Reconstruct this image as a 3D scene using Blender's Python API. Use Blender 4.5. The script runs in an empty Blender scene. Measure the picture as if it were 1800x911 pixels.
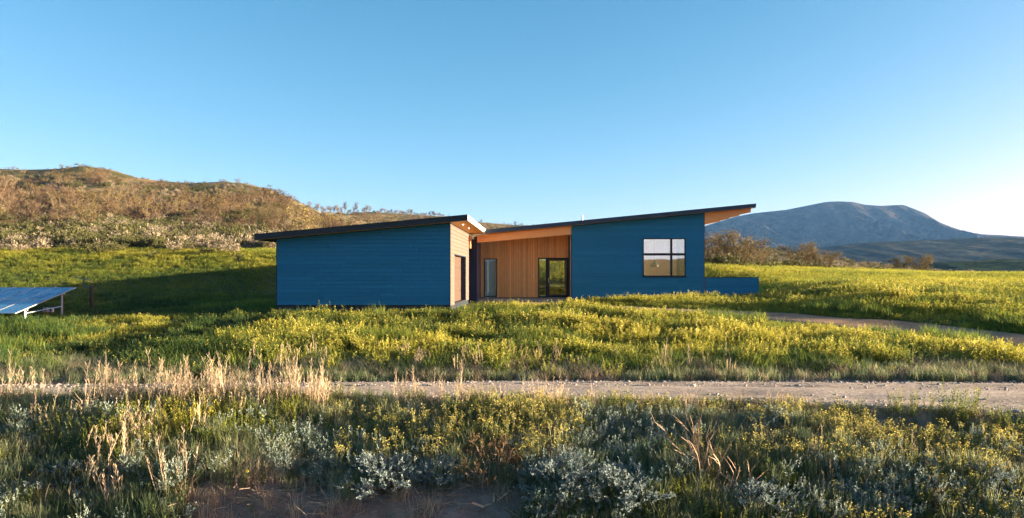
import bpy, bmesh, math, random
import numpy as np
from mathutils import Vector, Matrix

R = math.radians
SC = bpy.context.scene
COL = SC.collection
rng = np.random.default_rng(7)
random.seed(7)
PI = math.pi

# ------------------------------------------------------------------ camera, world, sun, exposure
FPX, CX, CY, CAMZ = 1250.0, 950.0, 482.0, 1.5          # photo pixels (1800 x 911)
cam = bpy.data.cameras.new("camera")
cam.sensor_width = 36.0
cam.lens = 36.0 * FPX / 1800.0
cam.shift_x = -(CX - 900.0) / 1800.0
cam.shift_y = (CY - 455.5) / 1800.0
cam.clip_start = 0.1
cam.clip_end = 30000
camo = bpy.data.objects.new("camera", cam)
COL.objects.link(camo)
camo.location = (0, 0, CAMZ)
camo.rotation_euler = (R(90), 0, 0)
SC.camera = camo

HAZE = 0.44e-4
SUN_EL, SUN_AZ = 6.9, 88.0                              # azimuth clockwise from +Y
w = bpy.data.worlds.new("World")
SC.world = w
w.use_nodes = True
wn, wl = w.node_tree.nodes, w.node_tree.links
bg = wn["Background"]
sky = wn.new("ShaderNodeTexSky")
sky.sky_type = 'NISHITA'
sky.sun_disc = False
sky.sun_elevation = R(SUN_EL)
sky.sun_rotation = R(SUN_AZ)
sky.altitude = 0
sky.air_density = 0.7
sky.dust_density = 1.0
sky.ozone_density = 3.0
tint = wn.new("ShaderNodeMixRGB")
tint.blend_type = 'MULTIPLY'
tint.inputs[0].default_value = 1.0
tint.inputs[2].default_value = (1.16, 1.0, 0.92, 1)
sep = wn.new("ShaderNodeSeparateColor"); cmb = wn.new("ShaderNodeCombineColor")
wl.new(sky.outputs[0], sep.inputs[0])
for i_, g_ in enumerate((1.55, 0.93, 0.86)):                # one grade for the whole sky: redder haze low down, purer blue above
    pw_ = wn.new("ShaderNodeMath"); pw_.operation = 'POWER'; pw_.inputs[1].default_value = g_
    mn_ = wn.new("ShaderNodeMath"); mn_.operation = 'MINIMUM'; mn_.inputs[1].default_value = 6.0
    wl.new(sep.outputs[i_], mn_.inputs[0]); wl.new(mn_.outputs[0], pw_.inputs[0]); wl.new(pw_.outputs[0], cmb.inputs[i_])
wl.new(cmb.outputs[0], tint.inputs[1])
wl.new(tint.outputs[0], bg.inputs[0])
bg.inputs[1].default_value = 0.05

sl = bpy.data.lights.new("sun", 'SUN')
sl.energy = 5.0
sl.angle = R(0.6)
sl.color = (1.0, 0.80, 0.54)
so = bpy.data.objects.new("sun", sl)
COL.objects.link(so)
sd = Vector((math.sin(R(SUN_AZ)) * math.cos(R(SUN_EL)), math.cos(R(SUN_AZ)) * math.cos(R(SUN_EL)), math.sin(R(SUN_EL))))
so.rotation_euler = sd.to_track_quat('Z', 'Y').to_euler()
so.location = (60, 10, 30)

vs = SC.view_settings
vs.view_transform = 'Standard'
vs.look = 'None'
vs.exposure = 3.05
vs.gamma = 1.0
SC.cycles.max_bounces = 8
SC.cycles.transparent_max_bounces = 12
SC.cycles.use_denoising = True
SC.cycles.caustics_reflective = False
SC.cycles.caustics_refractive = False

# ------------------------------------------------------------------ noise and terrain height
def _hash(ix, iy, seed):
    n = (ix.astype(np.int64) * 374761393 + iy.astype(np.int64) * 668265263 + seed * 1442695041) & 0x7fffffff
    n = ((n ^ (n >> 13)) * 1274126177) & 0x7fffffff
    n = (n ^ (n >> 16)) & 0xffff
    return n / 65535.0

def vnoise(x, y, seed=0):
    x = np.asarray(x, float); y = np.asarray(y, float)
    ix = np.floor(x); iy = np.floor(y)
    fx = x - ix; fy = y - iy
    fx = fx * fx * (3 - 2 * fx); fy = fy * fy * (3 - 2 * fy)
    a = _hash(ix, iy, seed); b = _hash(ix + 1, iy, seed)
    c = _hash(ix, iy + 1, seed); d = _hash(ix + 1, iy + 1, seed)
    return (a * (1 - fx) + b * fx) * (1 - fy) + (c * (1 - fx) + d * fx) * fy

def fbm(x, y, seed=0, octv=4):
    s = 0; a = 0.5; t = 0
    for k in range(octv):
        s = s + a * vnoise(np.asarray(x) * 2 ** k + 13.7 * k, np.asarray(y) * 2 ** k - 7.1 * k, seed + k); t += a; a *= 0.5
    return s / t

def sstep(a, b, x):
    t = np.clip((np.asarray(x, float) - a) / (b - a), 0, 1)
    return t * t * (3 - 2 * t)

def U(px): return (px - CX) / FPX
def T(py): return (CY - py) / FPX

PY = [-60, 4, 9.5, 11.5, 12.6, 13.6, 15, 15.9, 17.5, 19.2, 20.4, 24, 28, 30.3, 32.2, 45, 52, 60]
PZ = [-3.7, -3.7, -3.5, -3.0, -2.32, -2.06, -1.63, -1.37, -1.35, -1.35, -1.2, -0.95, -0.62, -0.42, -0.24, -0.22, -0.1, 0.4]
LY = [19.5, 22, 26, 30, 33, 37, 40, 45, 52, 60]
LZ = [0, -0.12, -0.32, -0.42, -0.36, -0.2, 0.05, 0.85, 2.1, 3.0]
RY = [27, 31, 36, 45, 52, 60]
RZ = [0, 0.3, 0.62, 0.85, 0.95, 0.7]
# skyline of the near hills and the upper edge of the meadow, as azimuth and elevation
SKX = np.array([-500, 0, 60, 100, 133, 187, 227, 267, 333, 400, 427, 480, 536, 570, 611, 640, 713, 779, 839, 900, 1000, 1240, 1300, 1400, 1500, 1600, 1660, 1800, 2600], float)
SKY = np.array([300, 296, 300, 297, 290, 295, 311, 317, 322, 318, 321, 334, 360, 372, 374, 372, 376, 380, 390, 395, 402, 434, 436, 444, 462, 474, 484, 490, 490], float)
SKD = np.array([250, 240, 240, 240, 240, 240, 240, 240, 240, 235, 230, 225, 230, 260, 330, 380, 400, 400, 400, 400, 350, 160, 150, 130, 120, 115, 112, 110, 110], float)
MDX = np.array([-500, 480, 600, 900, 1237, 1400, 1600, 1800, 2600], float)
MDY = np.array([443, 443, 449, 456, 472, 483, 488, 489, 489], float)

def height(X, Y):
    X = np.asarray(X, float); Y = np.asarray(Y, float)
    near = np.interp(Y, PY, PZ)
    near = near + np.where(Y < 33, sstep(-9.5, -16.5, X), sstep(-12.5 + 3.0 * sstep(36, 33, Y), -19 + 2.5 * sstep(36, 33, Y), X)) * np.interp(Y, LY, LZ, left=0)
    near = near + sstep(11.5, 17, X) * np.interp(Y, RY, RZ, left=0)
    near = near + sstep(19.5, 24, Y) * (1 - sstep(31, 33, Y)) * (fbm(X / 3.0, Y / 3.0, 3, 2) - 0.5) * 0.35
    near = near + (1 - sstep(14.5, 15.6, Y)) * sstep(5, 9, Y) * (fbm(X / 1.3, Y / 1.3, 5, 3) - 0.5) * 0.45
    rr = np.hypot(X, Y)
    a = np.arctan2(X, Y)
    ac = np.clip(a, -0.8, 0.8)
    D = rr * np.cos(ac)
    u = np.tan(ac); px = u * FPX + CX
    t60 = T(np.interp(px, MDX, MDY)); ts = T(np.interp(px, SKX, SKY)); ds = np.interp(px, SKX, SKD)
    s = np.clip((D - 60) / (ds - 60), 0, 1)
    back = sstep(1.5, 2.4, np.abs(a))
    t = t60 + (ts - t60) * s ** 0.85
    bump = (fbm(X / 26, Y / 26, 21, 4) - 0.5) * np.minimum(D, 400) * 0.022 * np.sin(PI * np.clip(s, 0, 1)) * sstep(900, 500, px)
    z = CAMZ + t * np.minimum(D, ds) + bump
    fall = sstep(0, 500, D - ds)
    z = z * (1 - fall) + (-14) * fall
    z = z * (1 - back) + back * (-3.7 + sstep(60, 250, rr) * 12)
    k = sstep(50, 60, rr * np.cos(np.clip(a, -1.2, 1.2)))
    far = z
    # beside and behind the camera the near profile simply runs on
    return near * (1 - k) + far * k

def ground_at(px, py, d0=6, d1=500):
    u, t = U(px), T(py)
    d = np.linspace(d0, d1, 6000)
    g = CAMZ + t * d - height(u * d, d)
    i = int(np.argmax(g < 0)) if np.any(g < 0) else len(d) - 1
    return float(u * d[i]), float(d[i])

# ------------------------------------------------------------------ object helpers
def tag(o, label=None, cat=None, group=None, kind=None):
    if label: o["label"] = label
    if cat: o["category"] = cat
    if group: o["group"] = group
    if kind: o["kind"] = kind
    return o

def empty(name, loc, label, cat, group=None):
    o = bpy.data.objects.new(name, None)
    COL.objects.link(o)
    o.empty_display_size = 0.2
    o.location = loc
    return tag(o, label, cat, group)

def wloc(o):
    v = Vector((0, 0, 0))
    while o is not None:
        v += Vector(o.location); o = o.parent
    return v

class MB:
    def __init__(s): s.v = []; s.f = []
    def poly(s, pts):
        n = len(s.v); s.v += [tuple(p) for p in pts]; s.f.append(tuple(range(n, n + len(pts)))); return s
    def box(s, x0, x1, y0, y1, z0, z1):
        n = len(s.v)
        s.v += [(x0, y0, z0), (x1, y0, z0), (x1, y1, z0), (x0, y1, z0), (x0, y0, z1), (x1, y0, z1), (x1, y1, z1), (x0, y1, z1)]
        s.f += [tuple(n + i for i in q) for q in ((0, 3, 2, 1), (4, 5, 6, 7), (0, 1, 5, 4), (1, 2, 6, 5), (2, 3, 7, 6), (3, 0, 4, 7))]
        return s
    def hexa(s, p):                                     # 8 points ordered like box()
        n = len(s.v); s.v += [tuple(q) for q in p]
        s.f += [tuple(n + i for i in q) for q in ((0, 3, 2, 1), (4, 5, 6, 7), (0, 1, 5, 4), (1, 2, 6, 5), (2, 3, 7, 6), (3, 0, 4, 7))]
        return s
    def slab(s, x0, x1, y0, y1, zb, th):                # sloping in x: zb(x) underside
        return s.hexa([(x0, y0, zb(x0)), (x1, y0, zb(x1)), (x1, y1, zb(x1)), (x0, y1, zb(x0)),
                       (x0, y0, zb(x0) + th), (x1, y0, zb(x1) + th), (x1, y1, zb(x1) + th), (x0, y1, zb(x0) + th)])
    def tube(s, pts, rad, n=6):
        rings = []
        for i, p in enumerate(pts):
            p = Vector(p)
            d = (Vector(pts[min(i + 1, len(pts) - 1)]) - Vector(pts[max(i - 1, 0)])).normalized()
            a = d.orthogonal().normalized(); b = d.cross(a)
            r = rad[i] if isinstance(rad, (list, tuple)) else rad
            rings.append([len(s.v) + k for k in range(n)])
            for k in range(n):
                th = 2 * PI * k / n
                s.v.append(tuple(p + (a * math.cos(th) + b * math.sin(th)) * r))
        for i in range(len(rings) - 1):
            for k in range(n):
                s.f.append((rings[i][k], rings[i][(k + 1) % n], rings[i + 1][(k + 1) % n], rings[i + 1][k]))
        s.f.append(tuple(reversed(rings[0]))); s.f.append(tuple(rings[-1]))
        return s
    def lathe(s, prof, c, n=20):
        rings = []
        for r, z in prof:
            rings.append([len(s.v) + k for k in range(n)])
            for k in range(n):
                th = 2 * PI * k / n
                s.v.append((c[0] + r * math.cos(th), c[1] + r * math.sin(th), c[2] + z))
        for i in range(len(rings) - 1):
            for k in range(n):
                s.f.append((rings[i][k], rings[i][(k + 1) % n], rings[i + 1][(k + 1) % n], rings[i + 1][k]))
        return s
    def build(s, name, mat, parent=None, smooth=False, bevel=0):
        off = wloc(parent) if parent else Vector((0, 0, 0))
        me = bpy.data.meshes.new(name)
        me.from_pydata([tuple(Vector(p) - off) for p in s.v], [], s.f)
        me.materials.append(mat)
        if smooth: me.polygons.foreach_set("use_smooth", [True] * len(me.polygons))
        me.update()
        o = bpy.data.objects.new(name, me)
        COL.objects.link(o)
        if parent: o.parent = parent
        if bevel:
            b = o.modifiers.new("bevel", 'BEVEL'); b.width = bevel; b.segments = 2; b.limit_method = 'ANGLE'
        return o

# ------------------------------------------------------------------ materials
def newmat(name):
    m = bpy.data.materials.new(name); m.use_nodes = True
    nt = m.node_tree
    return m, nt, nt.nodes, nt.links, nt.nodes["Principled BSDF"]

def ramp(nodes, stops):
    r = nodes.new("ShaderNodeValToRGB")
    e = r.color_ramp.elements
    while len(e) < len(stops): e.new(0.5)
    for i, (p, c) in enumerate(stops):
        e[i].position = p; e[i].color = (*c, 1)
    return r

def surf(name, c1, c2, scale=8, stretch=(1, 1, 1), rough=0.6, bump=0.15, spec=0.4, metal=0.0, vary=0.0, detail=6, bdist=0.01):
    m, nt, N, L, p = newmat(name)
    tc = N.new("ShaderNodeTexCoord"); mp = N.new("ShaderNodeMapping")
    mp.inputs["Scale"].default_value = stretch
    L.new(tc.outputs["Object"], mp.inputs[0])
    no = N.new("ShaderNodeTexNoise"); no.inputs["Scale"].default_value = scale; no.inputs["Detail"].default_value = detail
    L.new(mp.outputs[0], no.inputs["Vector"])
    rp = ramp(N, [(0.3, c1), (0.7, c2)])
    L.new(no.outputs["Fac"], rp.inputs[0])
    out = rp.outputs[0]
    if vary:
        oi = N.new("ShaderNodeObjectInfo"); hs = N.new("ShaderNodeHueSaturation")
        mr = N.new("ShaderNodeMapRange"); mr.inputs[3].default_value = 1 - vary; mr.inputs[4].default_value = 1 + vary
        L.new(oi.outputs["Random"], mr.inputs[0]); L.new(mr.outputs[0], hs.inputs["Value"]); L.new(out, hs.inputs["Color"])
        # each piece's grain starts somewhere else
        ad = N.new("ShaderNodeVectorMath"); ad.operation = 'ADD'
        sc = N.new("ShaderNodeVectorMath"); sc.operation = 'SCALE'; sc.inputs[0].default_value = (17, 31, 53)
        L.new(oi.outputs["Random"], sc.inputs["Scale"]); L.new(mp.outputs[0], ad.inputs[0]); L.new(sc.outputs[0], ad.inputs[1])
        L.new(ad.outputs[0], no.inputs["Vector"])
        out = hs.outputs[0]
    L.new(out, p.inputs["Base Color"])
    p.inputs["Roughness"].default_value = rough
    p.inputs["Specular IOR Level"].default_value = spec
    p.inputs["Metallic"].default_value = metal
    if bump:
        b = N.new("ShaderNodeBump"); b.inputs["Strength"].default_value = bump; b.inputs["Distance"].default_value = bdist
        L.new(no.outputs["Fac"], b.inputs["Height"]); L.new(b.outputs[0], p.inputs["Normal"])
    return m

M_BLUE = surf("blue_siding", (0.018, 0.145, 0.26), (0.026, 0.18, 0.315), 6, (0.6, 0.6, 14), 0.65, 0.2, 0.12, vary=0.075)
M_TAN = surf("tan_trim_and_sunlit_siding", (0.095, 0.072, 0.058), (0.125, 0.096, 0.078), 6, (0.6, 0.6, 14), 0.6, 0.25, 0.3, vary=0.05)  # sunlit look of the blue siding put into the colour; also corner trim
M_NAVY = surf("navy_trim_and_shaded_siding", (0.012, 0.022, 0.05), (0.018, 0.03, 0.065), 6, (0.6, 0.6, 14), 0.55, 0.2, 0.3, vary=0.05)  # blue siding in deep shade, painted as its colour; also sill and cap
M_PURP = surf("grey_violet_siding", (0.13, 0.12, 0.15), (0.17, 0.16, 0.19), 6, (0.6, 0.6, 14), 0.6, 0.2, 0.3, vary=0.05)
M_PLANK = surf("cedar_plank", (0.72, 0.32, 0.10), (0.90, 0.47, 0.17), 5, (9, 9, 0.5), 0.55, 0.25, 0.3, vary=0.16)
M_SOFFIT = surf("cedar_soffit", (0.78, 0.36, 0.07), (0.86, 0.44, 0.10), 5, (9, 0.6, 9), 0.5, 0.2, 0.35, vary=0.12)
M_BEAM = surf("glulam_beam", (0.80, 0.36, 0.11), (0.88, 0.45, 0.17), 6, (0.7, 9, 9), 0.5, 0.2, 0.35, vary=0.06)
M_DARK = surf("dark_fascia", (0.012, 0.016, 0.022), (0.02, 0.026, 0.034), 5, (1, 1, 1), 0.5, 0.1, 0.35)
M_FASCIA = surf("slate_fascia", (0.02, 0.035, 0.055), (0.028, 0.045, 0.07), 4, (0.5, 1, 1), 0.45, 0.1, 0.4)
M_FLASH = surf("pale_flashing", (0.62, 0.63, 0.64), (0.7, 0.7, 0.7), 10, (1, 1, 1), 0.4, 0.05, 0.5)
M_ROOF = surf("roof_membrane", (0.05, 0.055, 0.06), (0.08, 0.08, 0.085), 20, (1, 1, 1), 0.8, 0.3)
M_BLACK = surf("black_frame", (0.006, 0.006, 0.007), (0.01, 0.01, 0.011), 20, (1, 1, 1), 0.45, 0.05, 0.3)
M_CONC = surf("concrete", (0.2, 0.19, 0.19), (0.3, 0.28, 0.27), 12, (1, 1, 1), 0.85, 0.4)
M_WHITEWALL = surf("white_plaster", (0.72, 0.66, 0.6), (0.8, 0.74, 0.68), 3, (1, 1, 1), 0.8, 0.05)
M_FLOORIN = surf("oak_floor", (0.35, 0.2, 0.1), (0.45, 0.28, 0.15), 6, (1, 8, 1), 0.35, 0.1)
M_METAL = surf("galvanised_metal", (0.5, 0.52, 0.54), (0.62, 0.63, 0.64), 15, (1, 1, 1), 0.4, 0.05, 0.5, metal=0.6)
M_WHITE = surf("white_paint", (0.75, 0.75, 0.75), (0.82, 0.82, 0.82), 15, (1, 1, 1), 0.45, 0.03)
M_POST = surf("weathered_post", (0.06, 0.035, 0.018), (0.11, 0.065, 0.035), 9, (8, 8, 0.8), 0.8, 0.4)
M_GREYPLASTIC = surf("grey_plastic", (0.09, 0.11, 0.12), (0.12, 0.14, 0.15), 12, (1, 1, 1), 0.4, 0.02)
M_GARDOOR = surf("tan_door", (0.066, 0.042, 0.03), (0.082, 0.052, 0.038), 5, (0.5, 0.5, 8), 0.55, 0.15, 0.3)
M_DOORWOOD = surf("brown_door_frame", (0.12, 0.06, 0.03), (0.18, 0.09, 0.045), 6, (8, 8, 1), 0.5, 0.1)

def glassmat(name, refl, col=(0.95, 0.96, 0.97), rcol=(0.95, 0.95, 0.95)):
    m, nt, N, L, p = newmat(name)
    out = N["Material Output"]
    tr = N.new("ShaderNodeBsdfTransparent"); tr.inputs[0].default_value = (*col, 1)
    gl = N.new("ShaderNodeBsdfGlossy"); gl.inputs["Roughness"].default_value = 0.012; gl.inputs["Color"].default_value = (*rcol, 1)
    fr = N.new("ShaderNodeFresnel"); fr.inputs[0].default_value = 1.5
    mr = N.new("ShaderNodeMapRange"); mr.inputs[1].default_value = 0; mr.inputs[2].default_value = 1
    mr.inputs[3].default_value = refl; mr.inputs[4].default_value = 1.0
    no = N.new("ShaderNodeTexNoise"); no.inputs["Scale"].default_value = 1.2
    tc = N.new("ShaderNodeTexCoord"); L.new(tc.outputs["Object"], no.inputs["Vector"])
    b = N.new("ShaderNodeBump"); b.inputs["Strength"].default_value = 0.015; b.inputs["Distance"].default_value = 0.05
    L.new(no.outputs[0], b.inputs["Height"]); L.new(b.outputs[0], gl.inputs["Normal"])
    mx = N.new("ShaderNodeMixShader")
    L.new(fr.outputs[0], mr.inputs[0]); L.new(mr.outputs[0], mx.inputs[0]); L.new(tr.outputs[0], mx.inputs[1]); L.new(gl.outputs[0], mx.inputs[2])
    L.new(mx.outputs[0], out.inputs[0]); N.remove(p)
    return m
M_GLASS = glassmat("warm_reflection_glass", 0.6, (0.95, 0.96, 0.97), (1.0, 0.82, 0.72))  # pink of the sky opposite is put into the reflection tint
M_CLEAR = glassmat("clear_glass", 0.02, (0.98, 0.99, 0.99))

def foliage(name, stops, trans=0.35, obj_vary=0.18, inst=True, rough=0.65, translucent_gain=1.0):
    """leaf colour: a ramp over (patch tint + leaf-to-leaf + plant-to-plant variation)"""
    m, nt, N, L, p = newmat(name)
    out = N["Material Output"]
    oi = N.new("ShaderNodeObjectInfo")
    va = N.new("ShaderNodeAttribute"); va.attribute_name = "rnd"
    def mul(a, k):
        q = N.new("ShaderNodeMath"); q.operation = 'MULTIPLY_ADD'; L.new(a, q.inputs[0]); q.inputs[1].default_value = k; return q
    q1 = mul(oi.outputs["Random"], obj_vary); q1.inputs[2].default_value = -obj_vary / 2
    q2 = mul(va.outputs["Fac"], 0.35); q2.inputs[2].default_value = -0.175
    ad = N.new("ShaderNodeMath"); ad.operation = 'ADD'; L.new(q1.outputs[0], ad.inputs[0]); L.new(q2.outputs[0], ad.inputs[1])
    ad2 = N.new("ShaderNodeMath"); ad2.operation = 'ADD'; L.new(ad.outputs[0], ad2.inputs[0])
    if inst:
        ta = N.new("ShaderNodeAttribute"); ta.attribute_type = 'INSTANCER'; ta.attribute_name = "tint"
        L.new(ta.outputs["Fac"], ad2.inputs[1])
    else:
        ad2.inputs[1].default_value = 0.5
    rp = ramp(N, stops)
    L.new(ad2.outputs[0], rp.inputs[0])
    L.new(rp.outputs[0], p.inputs["Base Color"])
    p.inputs["Roughness"].default_value = rough
    p.inputs["Specular IOR Level"].default_value = 0.25
    if trans:
        t = N.new("ShaderNodeBsdfTranslucent"); L.new(rp.outputs[0], t.inputs[0])
        mx = N.new("ShaderNodeMixShader"); mx.inputs[0].default_value = trans
        L.new(p.outputs[0], mx.inputs[1]); L.new(t.outputs[0], mx.inputs[2]); L.new(mx.outputs[0], out.inputs[0])
    return m

# ------------------------------------------------------------------ setting: ground, road, driveway, hills, mountain
def axis(parts):
    a = []
    for lo, hi, st in parts: a += list(np.arange(lo, hi, st))
    return np.array(a)
gx = np.concatenate([-np.geomspace(40, 12000, 90)[::-1], np.arange(-39.6, 39.7, 0.36), np.geomspace(40, 12000, 90)])
gy = np.concatenate([-np.geomspace(30, 12000, 40)[::-1], np.arange(-28, 8, 2.0), np.arange(8, 34, 0.25), np.arange(34, 70, 0.6), np.geomspace(70, 600, 130), np.geomspace(620, 12000, 40)])

def road_near(x): return np.interp(x, [-60, -10, 0, 5, 9, 12, 16, 30, 60], [16.4, 16.4, 16.25, 15.8, 14.8, 14.1, 13.6, 13.2, 13.2])
def road_far(x): return np.interp(x, [-60, -12, 0, 10, 16, 60], [18.3, 18.4, 19.0, 18.9, 18.6, 18.3])
DRV = [(2200, 648), (1900, 612), (1800, 600), (1700, 589), (1600, 579), (1500, 570), (1400, 561), (1300, 553), (1200, 547), (1100, 542), (1000, 537), (930, 534)]
DRVW = [ground_at(*p) for p in DRV] + [(-1.8, 37.0), (-4.1, 37.0)]

def height_road(X, Y):
    """terrain with the road bed cut in"""
    z = height(X, Y)
    nr, fr = road_near(X), road_far(X)
    m = sstep(nr - 0.7, nr + 0.1, Y) * (1 - sstep(fr - 0.1, fr + 0.6, Y))
    z = z * (1 - m) + m * (-1.375)
    return z

def grid_mesh(name, xs, ys, zf, mat, zone=None):
    X, Y = np.meshgrid(xs, ys)
    Z = zf(X, Y)
    nx, ny = len(xs), len(ys)
    v = np.stack([X.ravel(), Y.ravel(), Z.ravel()], 1)
    i = np.arange(nx * ny).reshape(ny, nx)
    f = np.stack([i[:-1, :-1].ravel(), i[:-1, 1:].ravel(), i[1:, 1:].ravel(), i[1:, :-1].ravel()], 1)
    me = bpy.data.meshes.new(name)
    me.vertices.add(len(v)); me.vertices.foreach_set("co", v.ravel())
    me.loops.add(f.size); me.loops.foreach_set("vertex_index", f.ravel())
    me.polygons.add(len(f)); me.polygons.foreach_set("loop_start", np.arange(0, f.size, 4)); me.polygons.foreach_set("loop_total", np.full(len(f), 4))
    me.polygons.foreach_set("use_smooth", np.ones(len(f), bool))
    me.update(calc_edges=True)
    if zone is not None:
        at = me.attributes.new("zone", 'FLOAT', 'POINT'); at.data.foreach_set("value", zone(X, Y).ravel())
    me.materials.append(mat)
    o = bpy.data.objects.new(name, me); COL.objects.link(o)
    return o

# ground material: bare soil, meadow litter, dry hillside, picked by a zone attribute
mg, nt, N, L, p = newmat("ground_soil")
geo = N.new("ShaderNodeNewGeometry")
za = N.new("ShaderNodeAttribute"); za.attribute_name = "zone"
n1 = N.new("ShaderNodeTexNoise"); n1.inputs["Scale"].default_value = 3.0; n1.inputs["Detail"].default_value = 9; L.new(geo.outputs["Position"], n1.inputs["Vector"])
n2 = N.new("ShaderNodeTexNoise"); n2.inputs["Scale"].default_value = 0.12; n2.inputs["Detail"].default_value = 8; L.new(geo.outputs["Position"], n2.inputs["Vector"])
soil = ramp(N, [(0.3, (0.16, 0.10, 0.078)), (0.7, (0.29, 0.195, 0.155))]); L.new(n1.outputs[0], soil.inputs[0])
mead = ramp(N, [(0.3, (0.05, 0.06, 0.014)), (0.7, (0.11, 0.12, 0.025))]); L.new(n1.outputs[0], mead.inputs[0])
hill = ramp(N, [(0.36, (0.06, 0.06, 0.024)), (0.5, (0.115, 0.092, 0.042)), (0.64, (0.22, 0.16, 0.085))]); L.new(n2.outputs[0], hill.inputs[0])
def zmix(a, b, lo, hi):
    mr = N.new("ShaderNodeMapRange"); mr.inputs[1].default_value = lo; mr.inputs[2].default_value = hi
    L.new(za.outputs["Fac"], mr.inputs[0])
    mx = N.new("ShaderNodeMixRGB"); L.new(mr.outputs[0], mx.inputs[0]); L.new(a, mx.inputs[1]); L.new(b, mx.inputs[2]); return mx.outputs[0]
c = zmix(soil.outputs[0], mead.outputs[0], 0, 1); c = zmix(c, hill.outputs[0], 1, 2)
L.new(c, p.inputs["Base Color"]); p.inputs["Roughness"].default_value = 0.95; p.inputs["Specular IOR Level"].default_value = 0.1
b = N.new("ShaderNodeBump"); b.inputs["Strength"].default_value = 0.7; b.inputs["Distance"].default_value = 0.12
L.new(n1.outputs[0], b.inputs["Height"]); L.new(b.outputs[0], p.inputs["Normal"])

def zone(X, Y):
    a = np.arctan2(X, Y); rr = np.hypot(X, Y); D = rr * np.cos(np.clip(a, -0.8, 0.8))
    pxx = np.tan(np.clip(a, -0.8, 0.8)) * FPX + CX
    z = sstep(19.5, 24, Y) * 0.9
    z = np.maximum(z, 0.9 * (1 - sstep(5, 8, np.hypot(X * 0.15, Y))))
    z = z + 1.1 * sstep(1.5, 2.2, np.abs(a)) * sstep(60, 120, rr)
    edge = np.interp(pxx, [0, 480, 800, 1240, 1400, 2000], [61, 60, 66, 62, 70, 76])
    z = np.where(np.abs(a) < 1.6, z + sstep(edge - 2, edge + 2, D) * 1.1, z)
    return z
ground = grid_mesh("ground", gx, gy, height_road, mg, zone)
tag(ground, "bare brown earth under the meadow, verge and sage hillside", kind="structure")

def gravel_mat(name, c1, c2, scale=22):
    m, nt, N, L, p = newmat(name)
    g = N.new("ShaderNodeNewGeometry")
    a = N.new("ShaderNodeTexNoise"); a.inputs["Scale"].default_value = 1.1; a.inputs["Detail"].default_value = 8; a.inputs["Roughness"].default_value = 0.7
    mp = N.new("ShaderNodeMapping"); mp.inputs["Scale"].default_value = (0.35, 1.2, 1)
    L.new(g.outputs["Position"], mp.inputs[0]); L.new(mp.outputs[0], a.inputs["Vector"])
    v = N.new("ShaderNodeTexVoronoi"); v.inputs["Scale"].default_value = scale; L.new(g.outputs["Position"], v.inputs["Vector"])
    r = ramp(N, [(0.3, c1), (0.7, c2)]); L.new(a.outputs[0], r.inputs[0])
    hs = N.new("ShaderNodeMixRGB"); hs.blend_type = 'OVERLAY'; hs.inputs[0].default_value = 0.35
    L.new(r.outputs[0], hs.inputs[1]); L.new(v.outputs["Color"], hs.inputs[2])
    bw = N.new("ShaderNodeRGBToBW"); L.new(v.outputs["Color"], bw.inputs[0]); L.new(bw.outputs[0], hs.inputs[2])
    L.new(hs.outputs[0], p.inputs["Base Color"]); p.inputs["Roughness"].default_value = 0.95; p.inputs["Specular IOR Level"].default_value = 0.15
    b = N.new("ShaderNodeBump"); b.inputs["Strength"].default_value = 0.8; b.inputs["Distance"].default_value = 0.035
    ad = N.new("ShaderNodeMath"); ad.operation = 'MULTIPLY_ADD'; L.new(a.outputs[0], ad.inputs[0]); ad.inputs[1].default_value = 2.0
    L.new(bw.outputs[0], ad.inputs[2]); L.new(ad.outputs[0], b.inputs["Height"]); L.new(b.outputs[0], p.inputs["Normal"])
    return m
M_GRAVEL = gravel_mat("road_gravel", (0.21, 0.17, 0.138), (0.45, 0.37, 0.30))
M_DRIVE = gravel_mat("drive_gravel", (0.24, 0.15, 0.09), (0.40, 0.27, 0.17))

# road: crowned, rutted gravel sheet lying on its bed
rx = np.arange(-60, 60, 0.35); rs = np.linspace(0, 1, 19)
verts = []
for s in rs:
    n = (vnoise(rx / 1.1, np.full_like(rx, s * 7), 91) - 0.5) * 0.25 * (1 if s in (0.0, 1.0) else 0)
    y = road_near(rx) + (road_far(rx) - road_near(rx)) * s + n
    z = -1.345 + 0.05 * np.sin(PI * s) - 0.06 * (np.exp(-((s - 0.3) / 0.08) ** 2) + np.exp(-((s - 0.72) / 0.08) ** 2)) + (vnoise(rx / 0.8, y / 0.3, 8) - 0.5) * 0.03
    if s in (0.0, 1.0): z = np.full_like(rx, -1.43)
    verts.append(np.stack([rx, y, z], 1))
n = len(rx)
mb = MB(); mb.v = [tuple(q) for q in np.concatenate(verts)]
mb.f = [(i * n + j, i * n + j + 1, (i + 1) * n + j + 1, (i + 1) * n + j) for i in range(len(rs) - 1) for j in range(n - 1)]
tag(mb.build("gravel_road", M_GRAVEL, smooth=True), "pinkish tan gravel road crossing below the house", kind="structure")

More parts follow.
